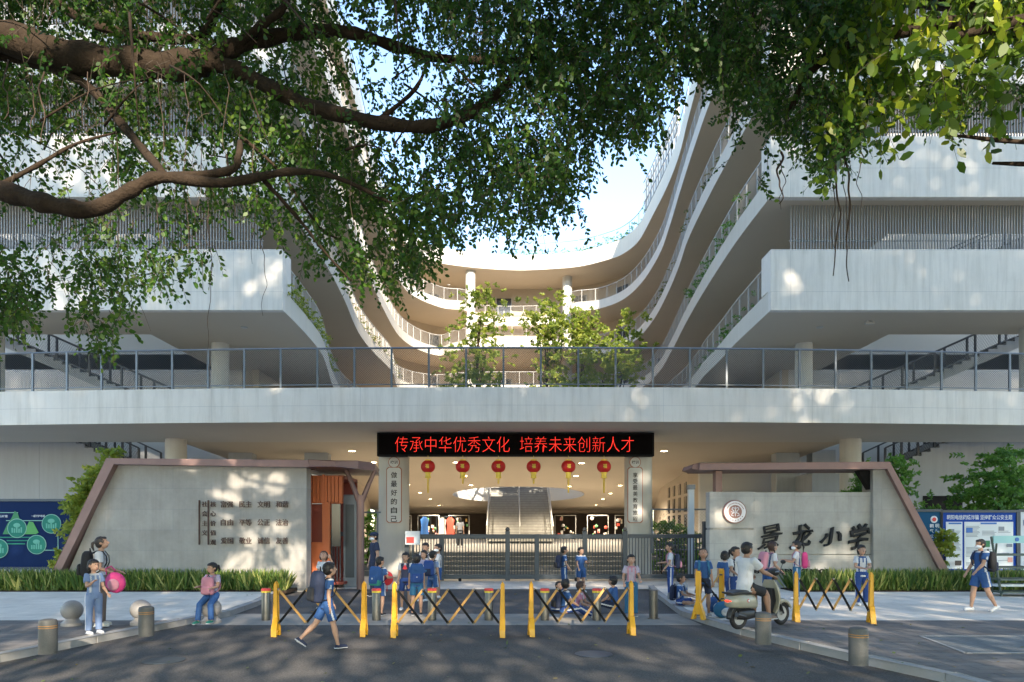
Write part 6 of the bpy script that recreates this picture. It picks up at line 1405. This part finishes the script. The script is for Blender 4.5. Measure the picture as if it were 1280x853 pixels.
# strap-leaved planting strips in front of the walls
def strip(x0, x1, y0, y1, n, nm):
    rg = np.random.default_rng(int(x1*10)+99); cx = rg.uniform(x0, x1, n//9); cy = rg.uniform(y0, y1, n//9); C_ = np.stack([cx, cy, np.full(n//9, SH)], 1).repeat(9, 0)
    C_[:, :2] += rg.normal(size=(len(C_), 2))*.03; Dv = rg.normal(size=(len(C_), 3))*np.array([.34, .28, 0]); Dv[:, 2] = 1; S = rg.uniform(.30, .66, len(C_))
    o = leaves(nm, C_, Dv, S, 'strap_leaf', None, .085, np.clip(rg.random(len(C_)), 0, 1)); tag(o, kind='stuff'); return o
tag(strip(-15.5, -6.1, 18.55, 19.1, 7200, 'planting_strip'), 'dense strip of yellow edged strap leaves in front of the left stone wall', 'plants')
tag(strip(7.6, 20, 18.55, 19.3, 9000, 'planting_strip'), 'dense strip of yellow edged strap leaves in front of the school name wall', 'plants')
for x0, x1 in ((-30, -6.0), (7.5, 30)):
    m = MB(); m.box((x0, 18.5, SH-.05), (x1, 19.45, SH+.03)); o = m.build('planting_soil', 'bark', None); o['kind'] = 'structure'
# planter vines along terrace edges
def vine(key, ia, ib, n, lab, hh=.5, mt='leaf_dry', sd_=1):
    rg = np.random.default_rng(sd_); cur = offs(CURVES[key], .15)[ia:ib]; z = LV[key][0]+LV[key][1]; idx = rg.random(n//16)**.9*(len(cur)-1.01); i0 = idx.astype(int); f = idx-i0
    C_ = np.array([(cur[i].x*(1-t)+cur[i+1].x*t, cur[i].y*(1-t)+cur[i+1].y*t, z) for i, t in zip(i0, f)]); amp = .25+.75*(np.sin(idx*1.9)*.5+.5)
    C_[:, 2] += rg.uniform(0, 1, len(C_))*hh*amp; C_[:, 0] += rg.normal(size=len(C_))*.1; Dv = rg.normal(size=C_.shape); Dv[:, 2] = np.abs(Dv[:, 2])*.5-.1
    pos, d = sprays(C_, Dv, rg.uniform(.2, .45, len(C_)), 16); c0 = np.array([cur[0].x, cur[0].y, z])
    r_ = empty('terrace_vine', c0, 0, lab, 'plant', 'planter vines along the terrace edges'); leaves('leaves', pos-c0, d, rg.uniform(.06, .13, len(pos)), mt, r_, .5)
    m = MB(); m.tube([p-Vector(c0)+V(0, 0, z+.03) for p in cur], .02, 4); m.build('stem', 'twig', r_)
NA = len(CURVES['A']); NB = len(CURVES['B']); NC = len(CURVES['C']); NE = len(CURVES['E'])
vine('A', NA-32, NA-3, 2600, 'thick yellow green vine along the lowest left terrace edge', .7, 'leaf_court', 5)
vine('A', 3, 22, 900, 'sparse vine along the lowest right terrace edge', .6, 'leaf_shrub', 6)
vine('B', 4, 24, 1500, 'trailing vine along the second right terrace edge', .8, 'leaf_shrub', 7)
vine('B', NB-44, NB-16, 1500, 'dry vine along the second left terrace edge', .6, 'leaf_dry', 8)
vine('C', 6, 40, 1300, 'dry trailing vine along the third right terrace edge', .6, 'leaf_dry', 9)
vine('E', 34, NE-40, 2600, 'row of small plants behind the roof railing', .9, 'leaf_shrub', 10)
# fallen leaves and small litter on the road and pavement
rg = np.random.default_rng(77); nl_ = 260; fx = rg.uniform(-7, 8, nl_); fy = 6.5+rg.random(nl_)**1.3*13; on = np.array([(np.interp(y, [p[1] for p in KL], [p[0] for p in KL]) < x < np.interp(y, [p[1] for p in KR], [p[0] for p in KR])) for x, y in zip(fx, fy)])
C_ = np.stack([fx, fy, np.where(on, .012, SH+.012)], 1); Dv = rg.normal(size=(nl_, 3)); Dv[:, 2] *= .12
tag(leaves('fallen_leaves', C_, Dv, rg.uniform(.04, .09, nl_), 'leaf_dry', None, .5, rg.random(nl_), stiff=np.tile(np.array([0, 0, 1.]), (nl_, 1))), 'dry leaves scattered over the road and pavement', 'leaves', kind='stuff')
for (px, py) in ((205, 826), (742, 818)):
    p = G(px, py); m = MB(); m.lathe([(.27, .0), (.27, .006), (.25, .009), (0, .009)], (p.x, p.y, 0), 28); o = m.build('manhole_cover', 'gate_grey', None); tag(o, kind='structure')
# ================================================================== camera, light
cam_d = bpy.data.cameras.new('camera'); cam = bpy.data.objects.new('camera', cam_d); COL.objects.link(cam)
cam.location = (0, 0, CH); cam.rotation_euler = (R(90), 0, 0); cam_d.sensor_width = 36; cam_d.lens = F/1280*36; cam_d.shift_y = (HZ-426.5)/1280; cam_d.clip_end = 1500; cam_d.clip_start = .1
scene.camera = cam
sv_ = V(math.sin(R(SUN_AZ))*math.cos(R(SUN_EL)), math.cos(R(SUN_AZ))*math.cos(R(SUN_EL)), math.sin(R(SUN_EL)))
sl = bpy.data.lights.new('sun', 'SUN'); sl.energy = 3.0; sl.angle = R(.7); sl.color = (1, .87, .70)
so = bpy.data.objects.new('sun', sl); COL.objects.link(so); so.rotation_euler = sv_.to_track_quat('Z', 'Y').to_euler(); so.location = (0, 0, 40)
w_ = bpy.data.worlds.new('World'); scene.world = w_; w_.use_nodes = True; nt = w_.node_tree
sk = nt.nodes.new('ShaderNodeTexSky'); sk.sky_type = 'NISHITA'; sk.sun_disc = False; sk.sun_elevation = R(SUN_EL); sk.sun_rotation = R(SUN_AZ); sk.air_density = 1.0; sk.dust_density = .2; sk.ozone_density = 1.3
nt.links.new(sk.outputs[0], nt.nodes['Background'].inputs[0]); nt.nodes['Background'].inputs[1].default_value = .15
scene.view_settings.view_transform = 'Standard'; scene.view_settings.look = 'None'; scene.view_settings.gamma = 1; scene.view_settings.exposure = 2.08; scene.view_settings.use_curve_mapping = False
scene.render.engine = 'CYCLES'; scene.cycles.max_bounces = 8; scene.cycles.diffuse_bounces = 4; scene.cycles.transparent_max_bounces = 8
